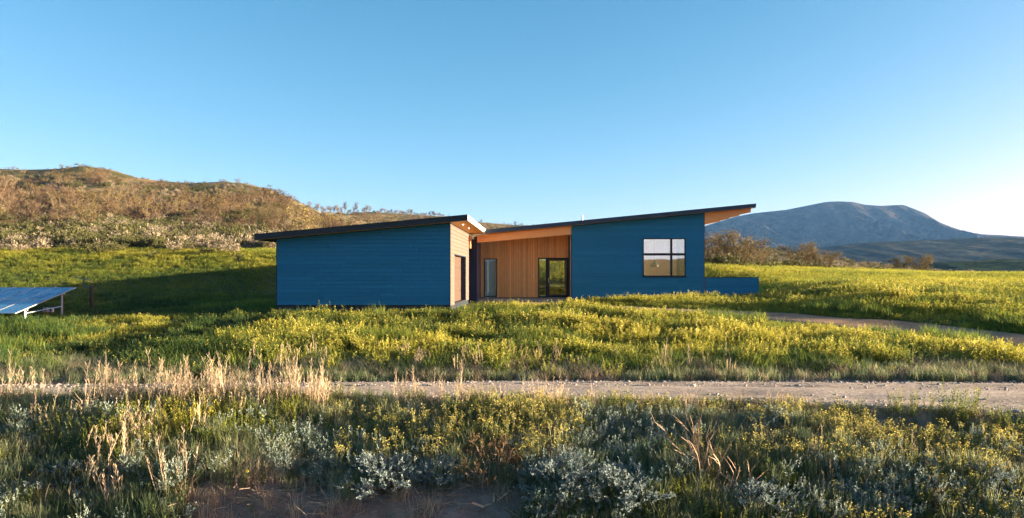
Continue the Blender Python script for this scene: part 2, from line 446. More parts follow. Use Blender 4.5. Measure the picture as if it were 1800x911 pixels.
# driveway strip following the terrain
def polyline(pts, step=0.5):
    out = []
    P = [Vector((a, b, 0)) for a, b in pts]
    P = [P[0] * 2 - P[1]] + P + [P[-1] * 2 - P[-2]]
    for i in range(1, len(P) - 2):
        p0, p1, p2, p3 = P[i - 1:i + 3]
        k = max(2, int((p2 - p1).length / step))
        for j in range(k):
            t = j / k
            out.append(0.5 * ((2 * p1) + (p2 - p0) * t + (2 * p0 - 5 * p1 + 4 * p2 - p3) * t * t + (3 * p1 - p0 - 3 * p2 + p3) * t ** 3))
    return out
dl = polyline(DRVW)
DLN = np.array([(q.x, q.y) for q in dl])
mb = MB()
K = 7
for i, q in enumerate(dl):
    d = (dl[min(i + 1, len(dl) - 1)] - dl[max(i - 1, 0)]).normalized(); s = Vector((-d.y, d.x, 0))
    wd = 1.35 if i < len(dl) - 14 else 1.35 + (i - (len(dl) - 14)) * 0.06
    for k in range(K):
        e = (k / (K - 1) - 0.5) * 2
        pt = q + s * e * wd
        z = float(height_road(pt.x, pt.y)) + (0.05 if abs(e) < 0.99 else -0.08)
        mb.v.append((pt.x, pt.y, z))
for i in range(len(dl) - 1):
    for k in range(K - 1):
        a = i * K + k
        mb.f.append((a, a + 1, a + K + 1, a + K))
tag(mb.build("driveway", M_DRIVE, smooth=True), "narrow tan gravel drive curving from the right up to the entrance", kind="structure")

# far mountain and foothills
def relief_mat(name, stops, nscale, rock=None, bump=0.0):
    m, nt, N, L, p = newmat(name)
    g = N.new("ShaderNodeNewGeometry")
    a = N.new("ShaderNodeTexNoise"); a.inputs["Scale"].default_value = nscale; a.inputs["Detail"].default_value = 10; a.inputs["Roughness"].default_value = 0.62
    L.new(g.outputs["Position"], a.inputs["Vector"])
    r = ramp(N, stops); L.new(a.outputs[0], r.inputs[0])
    out = r.outputs[0]
    L.new(out, p.inputs["Base Color"]); p.inputs["Roughness"].default_value = 1; p.inputs["Specular IOR Level"].default_value = 0
    if bump:
        b = N.new("ShaderNodeBump"); b.inputs["Strength"].default_value = 0.6; b.inputs["Distance"].default_value = bump
        a2 = N.new("ShaderNodeTexNoise"); a2.inputs["Scale"].default_value = nscale * 4; a2.inputs["Detail"].default_value = 8
        L.new(g.outputs["Position"], a2.inputs["Vector"])
        L.new(a2.outputs[0], b.inputs["Height"]); L.new(b.outputs[0], p.inputs["Normal"])
    return m
M_MOUNT = relief_mat("mountain_scrub", [(0.38, (0.014, 0.017, 0.016)), (0.5, (0.034, 0.032, 0.026)), (0.62, (0.07, 0.056, 0.043))], 0.012, bump=45)
M_FOOT = relief_mat("foothill_scrub", [(0.38, (0.02, 0.026, 0.02)), (0.52, (0.04, 0.043, 0.028)), (0.66, (0.10, 0.085, 0.055))], 0.02, bump=5)
M_NEARHILL = relief_mat("valley_scrub", [(0.38, (0.018, 0.03, 0.016)), (0.55, (0.035, 0.05, 0.022)), (0.7, (0.1, 0.095, 0.05))], 0.05, bump=2)

def ridge(name, pts, dist, depth, base, mat, rib, ribw, seed, label, nx=260, ny=110):
    px = np.array([q[0] for q in pts], float); py = np.array([q[1] for q in pts], float)
    xs = np.linspace(px[0], px[-1], nx)
    crest = CAMZ + T(np.interp(xs, px, py)) * dist
    # soften the corners of the crest polyline
    k = np.array([0, 1, 2, 1, 0.]); k /= k.sum()
    crest = np.convolve(np.pad(crest, 2, 'edge'), k, 'valid')
    Xc = U(xs) * dist
    v = np.zeros((ny, nx, 3))
    for j in range(ny):
        s = j / (ny - 1) * 1.5 - 1.0                      # -1 foot, 0 crest, +0.5 behind
        y = dist + s * depth
        f = (1 + s) ** 1.25 if s <= 0 else 1 - (s / 0.5) ** 1.3
        wob = (fbm(Xc / ribw * 0.5 + 5, np.full_like(Xc, s * 1.2), seed, 3) - 0.5) * ribw * 1.6
        def rg(w_, sk, sd_): return 1 - np.abs(2 * vnoise((Xc + wob * .5 + s * sk * ribw) / w_, np.full_like(Xc, s * ribw / w_ * .8), sd_) - 1)
        r1 = .5 * rg(ribw, 1.2, seed + 9) + .3 * rg(ribw * .47, .9, seed + 10) + .2 * rg(ribw * .22, .7, seed + 11)
        r2 = rg(ribw * .3, .9, seed + 19)
        env = np.sin(PI * np.clip(1 + s, 0, 1)) ** 0.7 if s < 0 else 0.0
        env = env * np.clip((crest - base) / (crest.max() - base), 0.12, 1) ** 2
        z = base + (crest - base) * f + (r1 - 0.8) * rib * env + (r2 - 0.5) * rib * 0.35 * env + (fbm(Xc / (ribw * .25), np.full_like(Xc, s * 8), seed + 3, 4) - .5) * rib * 0.3 * env
        v[j, :, 0] = Xc * (1 + 0.0 * s); v[j, :, 1] = y; v[j, :, 2] = z
    mb = MB(); mb.v = [tuple(q) for q in v.reshape(-1, 3)]
    mb.f = [(j * nx + i, j * nx + i + 1, (j + 1) * nx + i + 1, (j + 1) * nx + i) for j in range(ny - 1) for i in range(nx - 1)]
    return tag(mb.build(name, mat, smooth=True), label, kind="structure")

ridge("mountain", [(900, 480), (1050, 440), (1150, 420), (1200, 408), (1240, 397), (1293, 381), (1325, 375), (1382, 369), (1407, 364), (1452, 355), (1475, 354), (1499, 355), (1520, 360), (1547, 362), (1588, 360), (1606, 367), (1626, 375), (1657, 394), (1689, 405), (1705, 411), (1752, 413), (1800, 416), (1900, 415), (2050, 408), (2200, 420), (2500, 440)],
      3600, 1300, -30, M_MOUNT, 260, 240, 40, "hazy blue brown mountain with a ribbed flank beyond the house", 420, 130)
ridge("foothills", [(1200, 470), (1300, 452), (1380, 442), (1442, 435), (1515, 427), (1610, 423), (1705, 419), (1740, 417), (1800, 418), (1900, 414), (2100, 420), (2400, 450)],
      1600, 800, -25, M_FOOT, 16, 170, 60, "rolling olive foothills in front of the mountain", 300, 100)
ridge("valley_hill", [(1480, 490), (1560, 476), (1638, 462), (1705, 459), (1760, 456), (1800, 456), (1900, 452), (2100, 460), (2300, 480)],
      620, 300, -16, M_NEARHILL, 4, 60, 80, "low dark green hill at the far right edge of the valley", 200, 70)

# ------------------------------------------------------------------ house
house = empty("house", (-1.5, 42, -0.2), "long low blue sided house with two sloping roofs and a recessed cedar entrance", "house")
def gz(x): return 3.95 + 0.092 * (x + 3.32)             # garage roof underside
def mz(x): return 3.89 + 0.0964 * (x + 3.22)            # living wing roof underside

def holes_split(a0, a1, z0, z1, holes):
    """cut the interval [a0,a1] where a hole covers most of the course"""
    segs = [(a0, a1)]
    for (h0, h1, hz0, hz1) in holes:
        if z1 <= hz0 + 1e-4 or z0 >= hz1 - 1e-4: continue
        ns = []
        for s0, s1 in segs:
            if h1 <= s0 or h0 >= s1: ns.append((s0, s1)); continue
            if h0 > s0: ns.append((s0, h0))
            if h1 < s1: ns.append((h1, s1))
        segs = ns
    return segs

def siding(parent, plane, a0, a1, z0, ztop, mat, out, course=0.19, holes=(), th=0.022, name="siding_board"):
    """horizontal boards as separate sub-parts. plane 'y': face at Y=out looking -Y, a = x ; plane 'x': face at X=out looking +X, a = y"""
    zs = [z0]
    zmax = max(ztop(a0), ztop(a1))
    cuts = sorted({z for h in holes for z in (h[2], h[3])})
    z = z0
    while z < zmax - 0.01:
        zn = min(z + course, zmax)
        for cz in cuts:
            if z + 0.005 < cz < zn - 0.005: zn = cz; break
        zs.append(zn); z = zn
    for b0, b1 in zip(zs[:-1], zs[1:]):
        runs = []
        for s0, s1 in holes_split(a0, a1, b0, b1, holes):
            q = s0; first = True
            while s1 - q > 4.6:
                L_b = random.uniform(1.2, 3.9) if first else random.uniform(3.4, 3.9); first = False
                runs.append((q, q + L_b - 0.004)); q += L_b
            runs.append((q, s1))
        for s0, s1 in runs:
            t0, t1 = ztop(s0), ztop(s1)
            gap = 0.016
            # clip the course under a sloping top
            lo, hi = b0, b1 - gap
            e0, e1 = s0, s1
            if min(t0, t1) < hi:
                sl = (t1 - t0) / (s1 - s0)
                pts = [(s0, min(hi, t0)), (s1, min(hi, t1))]
                if (t0 - hi) * (t1 - hi) < 0:
                    k = s0 + (hi - t0) / sl; pts.insert(1, (k, hi))
                top = pts
                if t0 < lo or t1 < lo:
                    kl = s0 + (lo - t0) / sl
                    if t0 < lo: e0 = kl; top = [(kl, lo)] + [q for q in pts if q[0] > kl]
                    else: e1 = kl; top = [q for q in pts if q[0] < kl] + [(kl, lo)]
                poly = [(e0, lo), (e1, lo)] + [q for q in reversed(top)]
                clean = []
                for q in poly:
                    if not clean or abs(q[0] - clean[-1][0]) + abs(q[1] - clean[-1][1]) > 1e-4: clean.append(q)
                if abs(clean[0][0] - clean[-1][0]) + abs(clean[0][1] - clean[-1][1]) < 1e-4: clean.pop()
                poly = clean
                if len(poly) < 3: continue
            else:
                poly = [(s0, lo), (s1, lo), (s1, hi), (s0, hi)]
            mb = MB(); n = len(poly)
            jit = random.uniform(0, 0.004)
            for (a, zz) in poly:
                d = th + jit - 0.011 * (zz - lo) / course       # lapped: lower edge stands proud
                mb.v.append((a, out - d, zz) if plane == 'y' else (out + d, a, zz))
            for (a, zz) in poly:
                mb.v.append((a, out + 0.002, zz) if plane == 'y' else (out - 0.002, a, zz))
            mb.f.append(tuple(range(n)))
            mb.f.append(tuple(reversed(range(n, 2 * n))))
            for i in range(n): mb.f.append((i, i + n, (i + 1) % n + n, (i + 1) % n))
            mb.build(name, mat, parent)

def wall_prism(name, mat, x0, x1, y0, y1, z0, zt, parent=house):
    return MB().hexa([(x0, y0, z0), (x1, y0, z0), (x1, y1, z0), (x0, y1, z0), (x0, y0, zt(x0)), (x1, y0, zt(x1)), (x1, y1, zt(x1)), (x0, y1, zt(x0))]).build(name, mat, parent)

GX0, GX1, GY0, GY1 = -12.22, -4.2, 33.0, 41.5
# garage shell: front, left, back and a right wall with the door opening
gf = wall_prism("garage_wall", M_BLUE, GX0, GX1 - 0.03, GY0, GY0 + 0.2, 0.07, lambda x: gz(x) - 0.004)
siding(gf, 'y', GX0, GX1, 0.07, lambda x: gz(x) - 0.006, M_BLUE, GY0)
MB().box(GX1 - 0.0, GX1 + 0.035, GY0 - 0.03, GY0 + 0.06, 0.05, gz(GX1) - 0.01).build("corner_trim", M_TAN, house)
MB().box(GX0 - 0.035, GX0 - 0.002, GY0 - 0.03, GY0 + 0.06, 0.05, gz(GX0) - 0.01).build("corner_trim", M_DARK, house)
wall_prism("garage_wall", M_BLUE, GX0, GX0 + 0.2, GY0 + 0.203, GY1, 0.07, lambda x: gz(x) - 0.004)
wall_prism("garage_wall", M_BLUE, GX0 + 0.203, GX1 - 0.2, GY1 - 0.2, GY1, 0.07, lambda x: gz(x) - 0.004)
DY0, DY1, DZ = 34.6, 39.9, 2.48
gr = MB()
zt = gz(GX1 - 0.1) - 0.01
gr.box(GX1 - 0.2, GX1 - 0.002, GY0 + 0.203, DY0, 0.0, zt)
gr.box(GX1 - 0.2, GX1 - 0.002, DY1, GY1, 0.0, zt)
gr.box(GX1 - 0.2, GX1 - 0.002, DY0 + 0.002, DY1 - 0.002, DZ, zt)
grw = gr.build("garage_wall", M_TAN, house)  # warm sun on this side is painted into its wall colour
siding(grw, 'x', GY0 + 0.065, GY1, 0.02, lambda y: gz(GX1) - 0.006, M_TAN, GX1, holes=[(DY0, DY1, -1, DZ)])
MB().box(GX1 - 0.5, GX1 - 0.203, DY0 - 0.15, DY0 - 0.003, 0, DZ + .1).build("door_jamb", M_NAVY, house)
MB().box(GX1 - 0.45, GX1 - 0.003, DY1 - 0.03, DY1 + 0.0015, 0, DZ - 0.003).build("door_jamb", M_NAVY, house)  # shade of the recess painted on as navy
MB().box(GX1 - 0.30, GX1 - 0.003, DY0 + 0.0, DY1 - 0.032, DZ - 0.03, DZ - 0.0035).build("door_header", M_NAVY, house)
gd = MB().box(GX1 - 0.40, GX1 - 0.30, DY0 - 0.1, DY1 - 0.035, 0.0, DZ + 0.1).build("garage_door", M_GARDOOR, house)
for k in range(4):
    MB().box(GX1 - 0.2985, GX1 - 0.265, DY0, DY1 - 0.04, 0.02 + k * 0.61, 0.60 + k * 0.61).build("door_panel", M_GARDOOR, gd)
MB().box(GX0 - 0.01, GX1 + 0.005, GY0 + 0.03, GY1 - 0.1, -0.6, 0.066).build("foundation", M_DARK, house)

# garage roof
RX0, RX1, RYa, RYb = -13.04, -3.32, 32.4, 42.9
rg = MB().slab(RX0 + 0.03, RX1 - 0.03, RYa + 0.04, RYb, lambda x: gz(x) + 0.045, 0.2).build("garage_roof", M_ROOF, house)
MB().slab(RX0, RX1, RYa, RYa + 0.038, gz, 0.26).build("fascia", M_DARK, rg)
MB().slab(RX0, RX1, RYa - 0.015, RYa - 0.001, lambda x: gz(x) + 0.17, 0.1).build("drip_edge", M_DARK, rg)
MB().box(RX1 - 0.028, RX1 + 0.012, RYa + 0.04, RYb, gz(RX1) + 0.0, gz(RX1) + 0.255).build("fascia", M_FLASH, rg)
MB().slab(RX0 - 0.01, RX0 + 0.028, RYa + 0.04, RYb, gz, 0.25).build("fascia", M_DARK, rg)
nb = 7
ov = (RX1 - 0.03 - (GX1 + 0.03)) / nb
for k in range(nb):
    x0 = GX1 + 0.03 + k * ov
    MB().slab(x0 + 0.004, x0 + ov - 0.004, RYa + 0.04, RYb - 0.01, lambda x: gz(x) + 0.012, 0.03).build("soffit_board", M_SOFFIT, rg)
for k in range(4):
    y0 = RYa + 0.042 + k * 0.138
    MB().slab(RX0 + 0.03, GX1 + 0.024, y0, y0 + 0.13, lambda x: gz(x) + 0.012, 0.03).build("soffit_board", M_SOFFIT, rg)
for k in range(7):
    x0 = RX0 + 0.03 + k * 0.112
    MB().slab(x0, x0 + 0.105, RYa + 0.6, RYb - 0.01, lambda x: gz(x) + 0.012, 0.03).build("soffit_board", M_DARK, rg)
M_LAMP, nt, N, L, p = newmat("downlight_glow")
p.inputs["Emission Color"].default_value = (1, 0.85, 0.6, 1); p.inputs["Emission Strength"].default_value = 1.5
for y in (34.6, 37.4):
    MB().lathe([(0.0, 0), (0.032, 0.0), (0.032, -0.015), (0.026, -0.02), (0, -0.02)], (-3.76, y, gz(-3.76) + 0.004), 14).build("downlight", M_LAMP, rg)

# connector behind the garage and recessed entry
cw = MB().box(-4.28, -3.83, 42.6, 42.8, -0.1, gz(-4.28) - 0.28).build("connector_wall", M_NAVY, house)  # shaded front: painted dark in place of the siding blue
siding(cw, 'y', -4.30, -3.8, 0.0, lambda x: 3.55, M_NAVY, 42.6)
cw2 = MB().box(-4.0, -3.803, 42.803, 45.2, -0.1, 3.75).build("connector_wall", M_PURP, house)
siding(cw2, 'x', 42.62, 45.17, 0.0, lambda y: 3.74, M_PURP, -3.8)
wall_prism("connector_wall", M_NAVY, -4.6, -4.283, 41.52, 42.9, -0.1, lambda x: gz(x) - 0.01)
MB().box(-4.27, -4.1, 41.55, 42.5, 3.02, 3.74).build("beam", M_BEAM, house)

EX0, EX1, EY = -3.8, 1.84, 45.2
ew = MB()
WX0, WX1, WZ0, WZ1 = -3.58, -2.75, 0.06, 2.48
DX0, DX1, DZ1 = -0.145, 1.80, 2.53
def ebox(x0, x1, z0, z1): ew.box(x0, x1, EY, EY + 0.18, z0, z1)
ztE = lambda x: mz(x) - 0.06
for x0, x1, z0 in ((EX0, WX0 - 0.002, 0), (WX0, WX1, WZ1), (WX1 + 0.002, DX0 - 0.002, 0), (DX0, DX1, DZ1), (DX1 + 0.002, EX1 + 0.2, 0)):
    ew.hexa([(x0, EY, z0), (x1, EY, z0), (x1, EY + .18, z0), (x0, EY + .18, z0), (x0, EY, ztE(x0)), (x1, EY, ztE(x1)), (x1, EY + .18, ztE(x1)), (x0, EY + .18, ztE(x0))])
ewo = ew.build("entry_wall", M_DARK, house)
pw = 0.15
edges = sorted(set([EX0 + 0.005, EX1, WX0, WX1, DX0, DX1] + [EX0 + 0.005 + pw * k for k in range(1, 38)]))
edges = [e for i, e in enumerate(edges) if e in (WX0, WX1, DX0, DX1, EX1) or all(abs(e - q) > 0.05 for q in (WX0, WX1, DX0, DX1, EX1))]
for a, bb in zip(edges[:-1], edges[1:]):
    xm = (a + bb) / 2
    z0 = 0.03
    if WX0 < xm < WX1: z0 = WZ1 + 0.005
    if DX0 < xm < DX1: z0 = DZ1 + 0.005
    a += 0.004; bb -= 0.004
    y0 = EY - 0.024 - random.uniform(0, 0.005)
    MB().hexa([(a, y0, z0), (bb, y0, z0), (bb, EY - 0.001, z0), (a, EY - 0.001, z0), (a, y0, ztE(a)), (bb, y0, ztE(bb)), (bb, EY - 0.001, ztE(bb)), (a, EY - 0.001, ztE(a))]).build("cedar_plank", M_PLANK, ewo)

def frame_mb(x0, x1, z0, z1, y0, y1, t):
    m = MB()
    m.box(x0, x0 + t, y0, y1, z0, z1); m.box(x1 - t, x1, y0, y1, z0, z1)
    m.box(x0 + t + .0005, x1 - t - .0005, y0 + .001, y1 - .001, z0, z0 + t); m.box(x0 + t + .0005, x1 - t - .0005, y0 + .001, y1 - .001, z1 - t, z1)
    return m
# narrow entry window
ewn = frame_mb(WX0, WX1, WZ0, WZ1, EY - 0.05, EY + 0.1, 0.05).build("window", M_BLACK, house)
MB().box(WX0 + 0.05, WX1 - 0.05, EY + 0.03, EY + 0.045, WZ0 + 0.05, WZ1 - 0.05).build("pane", M_CLEAR, ewn)
# entry doors: fixed sidelight, and a glazed door leaf
dr = frame_mb(DX0, DX1, 0.02, DZ1, EY - 0.06, EY + 0.1, 0.07).build("entry_door", M_BLACK, house)
MB().box(DX0 + 0.48, DX0 + 0.62, EY - 0.055, EY + 0.095, 0.09, DZ1 - 0.07).build("door_post", M_BLACK, dr)
frame_mb(DX0 + 0.622, DX1 - 0.072, 0.092, DZ1 - 0.072, EY - 0.04, EY + 0.05, 0.07).build("door_leaf", M_BLACK, dr)
frame_mb(DX0 + 0.695, DX1 - 0.145, 0.165, DZ1 - 0.145, EY - 0.02, EY + 0.06, 0.045).build("glazing_bead", M_DOORWOOD, dr)
MB().box(DX0 + 0.072, DX0 + 0.478, EY + 0.02, EY + 0.032, 0.092, DZ1 - 0.072).build("pane", M_CLEAR, dr)
MB().box(DX0 + 0.74, DX1 - 0.19, EY + 0.02, EY + 0.032, 0.21, DZ1 - 0.19).build("pane", M_CLEAR, dr)
MB().tube([(DX0 + 0.66, EY - 0.1, 0.95), (DX0 + 0.66, EY - 0.1, 1.25)], 0.015, 8).box(DX0 + 0.65, DX0 + 0.67, EY - 0.1, EY - 0.039, 1.0, 1.02).box(DX0 + 0.65, DX0 + 0.67, EY - 0.1, EY - 0.039, 1.18, 1.2).build("handle", M_METAL, dr)
for z in (1.36, 1.45):
    MB().box(-0.46, -0.40, EY - 0.045, EY - 0.03, z - 0.025, z + 0.025).build("doorbell_button", M_WHITE, house)

# beam over the entrance, parallel to the roof
MB().hexa([(-3.79, 42.56, mz(-3.79) - 0.46), (1.84, 42.56, mz(1.84) - 0.5), (1.84, 42.76, mz(1.84) - 0.5), (-3.79, 42.76, mz(-3.79) - 0.46),
           (-3.79, 42.56, mz(-3.79) - 0.01), (1.84, 42.56, mz(1.84) - 0.01), (1.84, 42.76, mz(1.84) - 0.01), (-3.79, 42.76, mz(-3.79) - 0.01)]).build("beam", M_BEAM, house)
MB().box(-3.9, 1.86, 43.2, EY - 0.02, -0.35, 0.0).build("porch_slab", M_CONC, house, bevel=0.012)

# living wing: shell with window and glazed right side
LX0, LX1, LY0, LY1 = 1.87, 9.76, 42.5, 53.0
HX0, HX1, HZ0, HZ1 = 6.12, 8.67, 1.36, 3.64
lw = MB()
zl = lambda x: mz(x) - 0.004
def lbox(x0, x1, z0, ztop):
    lw.hexa([(x0, LY0, z0), (x1, LY0, z0), (x1, LY0 + .2, z0), (x0, LY0 + .2, z0), (x0, LY0, ztop(x0)), (x1, LY0, ztop(x1)), (x1, LY0 + .2, ztop(x1)), (x0, LY0 + .2, ztop(x0))])
lbox(LX0, HX0 - .001, 0.0, zl); lbox(HX1 + .001, LX1, 0.0, zl); lbox(HX0, HX1, 0.0, lambda x: HZ0); lbox(HX0, HX1, HZ1, zl)
lwo = lw.build("living_wing_wall", M_BLUE, house)
siding(lwo, 'y', LX0, LX1, 0.0, lambda x: mz(x) - 0.006, M_BLUE, LY0, holes=[(HX0, HX1, HZ0, HZ1)])
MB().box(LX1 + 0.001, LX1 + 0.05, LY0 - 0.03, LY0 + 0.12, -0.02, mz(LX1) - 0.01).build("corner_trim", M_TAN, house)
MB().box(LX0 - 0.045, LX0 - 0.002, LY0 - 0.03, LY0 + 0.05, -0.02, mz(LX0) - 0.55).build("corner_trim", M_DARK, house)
MB().box(LX0 - 0.1, LX0 - 0.03, EY - 0.2, EY - 0.12, 0.0, 3.9).build("dark_strip", M_DARK, house)  # dark upright strip in the corner beside the entry planks
MB().box(LX0 + 0.0, LX1 - 0.0, LY0 + 0.03, LY1 - 0.03, -0.6, -0.03).build("foundation", M_DARK, house)
wall_prism("living_wing_wall", M_WHITEWALL, LX0, LX0 + 0.15, LY0 + 0.203, LY1 - 0.2, 0, zl)
wall_prism("living_wing_wall", M_BLUE, LX0, LX1, LY1, LY1 + 0.15, 0, zl)
wall_prism("living_wing_wall", M_WHITEWALL, LX0 + 0.152, LX1 - 0.2, 50.0, 50.12, 0.0, lambda x: mz(x) - 0.06)
MB().box(LX0 + 0.152, LX1 - 0.01, LY0 + 0.202, 49.998, -0.028, 0.0).build("floor_boards", M_FLOORIN, house)
MB().slab(LX0 + 0.152, LX1 - 0.01, LY0 + 0.202, 49.998, lambda x: mz(x) - 0.055, 0.03).build("ceiling_lining", M_WHITEWALL, house)
# right wall: posts and panes
for y in (LY0 + 0.203, 45.2, 47.6, 49.9, 52.8):
    MB().box(LX1 - 0.14, LX1, y, y + 0.14, 0.0, mz(LX1 - 0.14) - 0.006).build("window_post", M_BLACK, house)
MB().box(LX1 - 0.12, LX1 - 0.02, 50.04, 52.8, 0, mz(LX1 - 0.14) - 0.01).build("living_wing_wall", M_BLUE, house)
for y0, y1 in ((LY0 + 0.345, 45.198), (45.342, 47.598), (47.742, 49.898)):
    MB().box(LX1 - 0.08, LX1 - 0.065, y0, y1, 0.02, mz(LX1 - .14) - 0.02).build("pane", M_CLEAR, house)
wn_ = frame_mb(HX0, HX1, HZ0, HZ1, LY0 - 0.045, LY0 + 0.12, 0.055).build("window", M_BLACK, house)
mxx, mzz = 7.82, 2.68
MB().box(mxx - 0.06, mxx + 0.06, LY0 - 0.042, LY0 + 0.1, HZ0 + 0.056, HZ1 - 0.056).build("mullion", M_BLACK, wn_)
MB().box(HX0 + 0.056, mxx - 0.061, LY0 - 0.04, LY0 + 0.1, mzz - 0.07, mzz + 0.07).box(mxx + 0.061, HX1 - 0.056, LY0 - 0.04, LY0 + 0.1, mzz - 0.07, mzz + 0.07).build("transom", M_BLACK, wn_)
for a0, a1 in ((HX0 + 0.054, mxx - 0.059), (mxx + 0.059, HX1 - 0.054)):
    for b0, b1 in ((HZ0 + 0.054, mzz - 0.068), (mzz + 0.068, HZ1 - 0.054)):
        MB().box(a0, a1, LY0 + 0.03, LY0 + 0.042, b0, b1).build("pane", M_GLASS, wn_)
MB().box(HX0 - 0.05, HX1 + 0.05, LY0 - 0.075, LY0 - 0.047, HZ0 - 0.06, HZ0 - 0.002).build("sill", M_NAVY, wn_)

# hall behind the entrance: dim to the left of the doors, glazed at the back
MB().box(EX0, -0.5, 48.6, 48.75, 0, 3.6).build("hall_wall", M_WHITEWALL, house)
MB().box(-0.5, -0.38, EY + 0.2, 52.9, 0, 3.6).build("hall_wall", M_WHITEWALL, house)
MB().box(EX0, LX0 - 0.003, EY + 0.182, 53.0, -0.2, -0.004).build("floor_boards", M_FLOORIN, house)
bd = frame_mb(-0.375, 1.86, 0.0, 2.7, 52.8, 52.9, 0.07).build("garden_door", M_DOORWOOD, house)
MB().box(-0.3, 1.78, 52.84, 52.85, 0.07, 2.63).build("pane", M_CLEAR, bd)
MB().box(-0.375, 1.86, 52.8, 52.9, 2.705, 4.0).build("hall_wall", M_WHITEWALL, house)
MB().slab(EX0, LX0 - .003, EY + 0.185, 52.9, lambda x: mz(x) - 0.055, 0.03).build("ceiling_lining", M_WHITEWALL, house)

# living wing roof with rafters
QX0, QX1, QYa, QYb = -3.25, 12.7, 41.9, 53.6
rm = MB().slab(QX0 + 0.03, QX1 - 0.03, QYa + 0.04, QYb, lambda x: mz(x) + 0.045, 0.17).build("living_wing_roof", M_ROOF, house)
MB().slab(QX0, QX1, QYa, QYa + 0.038, mz, 0.225).build("fascia", M_FASCIA, rm)
MB().slab(QX0, QX1 + 0.01, QYa - 0.016, QYa - 0.001, lambda x: mz(x) + 0.14, 0.095).build("drip_edge", M_FASCIA, rm)
MB().box(QX1 - 0.028, QX1 + 0.01, QYa + 0.04, QYb, mz(QX1), mz(QX1) + 0.225).build("fascia", M_FLASH, rm)
for k in range(16):
    x0 = LX1 + 0.055 + k * 0.18
    if x0 + 0.17 > QX1 - 0.03: break
    MB().slab(x0, x0 + 0.172, QYa + 0.04, QYb - 0.02, lambda x: mz(x) + 0.012, 0.03).build("soffit_board", M_SOFFIT, rm)
for k in range(4):
    y0 = QYa + 0.042 + k * 0.14
    MB().slab(QX0 + 0.03, LX1 + 0.05, y0, y0 + 0.132, lambda x: mz(x) + 0.012, 0.03).build("soffit_board", M_SOFFIT, rm)
for k in range(17):
    y0 = LY0 + 0.28 + k * 0.14
    MB().slab(QX0 + 0.03, LX0 - 0.02, y0, y0 + 0.132, lambda x: mz(x) + 0.012, 0.03).build("soffit_board", M_SOFFIT, rm)
for y in (42.52, 44.95, 47.4, 49.85):
    x0, x1 = LX1 + 0.055, 12.58
    MB().hexa([(x0, y, mz(x0) - 0.55), (x1, y, mz(x1) - 0.22), (x1, y + 0.16, mz(x1) - 0.22), (x0, y + 0.16, mz(x0) - 0.55),
               (x0, y, mz(x0) + 0.01), (x1, y, mz(x1) + 0.01), (x1, y + 0.16, mz(x1) + 0.01), (x0, y + 0.16, mz(x0) + 0.01)]).build("rafter", M_BEAM, rm)
MB().tube([(2.62, 44.5, mz(2.62) + 0.2), (2.62, 44.5, mz(2.62) + 0.72)], 0.045, 10).build("vent_pipe", M_WHITE, rm)
MB().tube([(2.05, 43.5, mz(2.05) + 0.2), (2.05, 43.5, mz(2.05) + 0.34)], 0.05, 8).build("vent_pipe", M_DARK, rm)
MB().tube([(4.45, 43.6, mz(4.45) + 0.2), (4.45, 43.6, mz(4.45) + 0.3)], 0.11, 8).build("vent_pipe", M_DARK, rm)

# low terrace wall to the right
tw = MB().box(LX1 + 0.06, 13.06, 42.56, 42.76, -0.3, 1.28).build("terrace_wall", M_BLUE, house)
siding(tw, 'y', LX1 + 0.06, 13.06, -0.08, lambda x: 1.28, M_BLUE, 42.56)
MB().box(LX1 + 0.055, 13.10, 42.53, 42.80, 1.282, 1.315).build("wall_cap", M_NAVY, tw)
MB().box(12.86, 13.06, 42.762, 49.5, -0.3, 1.28).build("terrace_wall", M_BLUE, house)
MB().box(LX1 + 0.06, 12.85, 42.77, 50.0, -0.3, -0.02).build("terrace_slab", M_CONC, house)

# furniture seen through the glass
pl = empty("pendant_lamp", (7.3, 45.6, 1.95), "black and silver dome pendant lamp hanging inside the square window", "lamp")
MB().lathe([(0.30, 0.02), (0.29, 0.12), (0.24, 0.22), (0.16, 0.3), (0.05, 0.36), (0.0, 0.365)], (7.3, 45.6, 1.96), 24).build("lamp_shade", M_GREYPLASTIC, pl, smooth=True)
MB().lathe([(0.0, 0.14), (0.16, 0.12), (0.27, 0.06), (0.297, 0.0), (0.292, -0.0), (0.25, 0.05)], (7.3, 45.6, 1.96), 24).build("shade_lining", M_BLACK, pl, smooth=True)
MB().tube([(7.3, 45.6, 2.32), (7.3, 45.6, mz(7.3) - 0.06)], 0.012, 6).build("cord", M_BLACK, pl)
def table(name, x, y, w_, d_, h_, label):
    t = empty(name, (x, y, 0), label, "table")
    MB().box(x - w_ / 2, x + w_ / 2, y - d_ / 2, y + d_ / 2, h_ - 0.04, h_).build("tabletop", M_PLANK, t, bevel=0.008)
    for sx in (-1, 1):
        for sy in (-1, 1):
            cx, cy = x + sx * (w_ / 2 - 0.06), y + sy * (d_ / 2 - 0.06)
            MB().box(cx - 0.03, cx + 0.03, cy - 0.03, cy + 0.03, 0, h_ - 0.041).build("leg", M_PLANK, t)
    return t
table("dining_table", 7.2, 45.8, 1.9, 1.0, 0.75, "wooden dining table under the pendant lamp behind the square window")
ch = empty("chair", (0.14, 47.6, 0), "pale wooden chair standing inside behind the narrow door pane", "chair")
MB().box(-0.07, 0.35, 47.4, 47.82, 0.44, 0.48).build("seat", M_SOFFIT, ch, bevel=0.01)
for sx in (-0.05, 0.33):
    MB().tube([(sx, 47.43, 0), (sx, 47.43, 0.44)], 0.018, 6).build("leg", M_SOFFIT, ch)
    MB().tube([(sx, 47.80, 0), (sx, 47.80, 0.44), (sx, 47.85, 0.9)], 0.018, 6).build("leg", M_SOFFIT, ch)
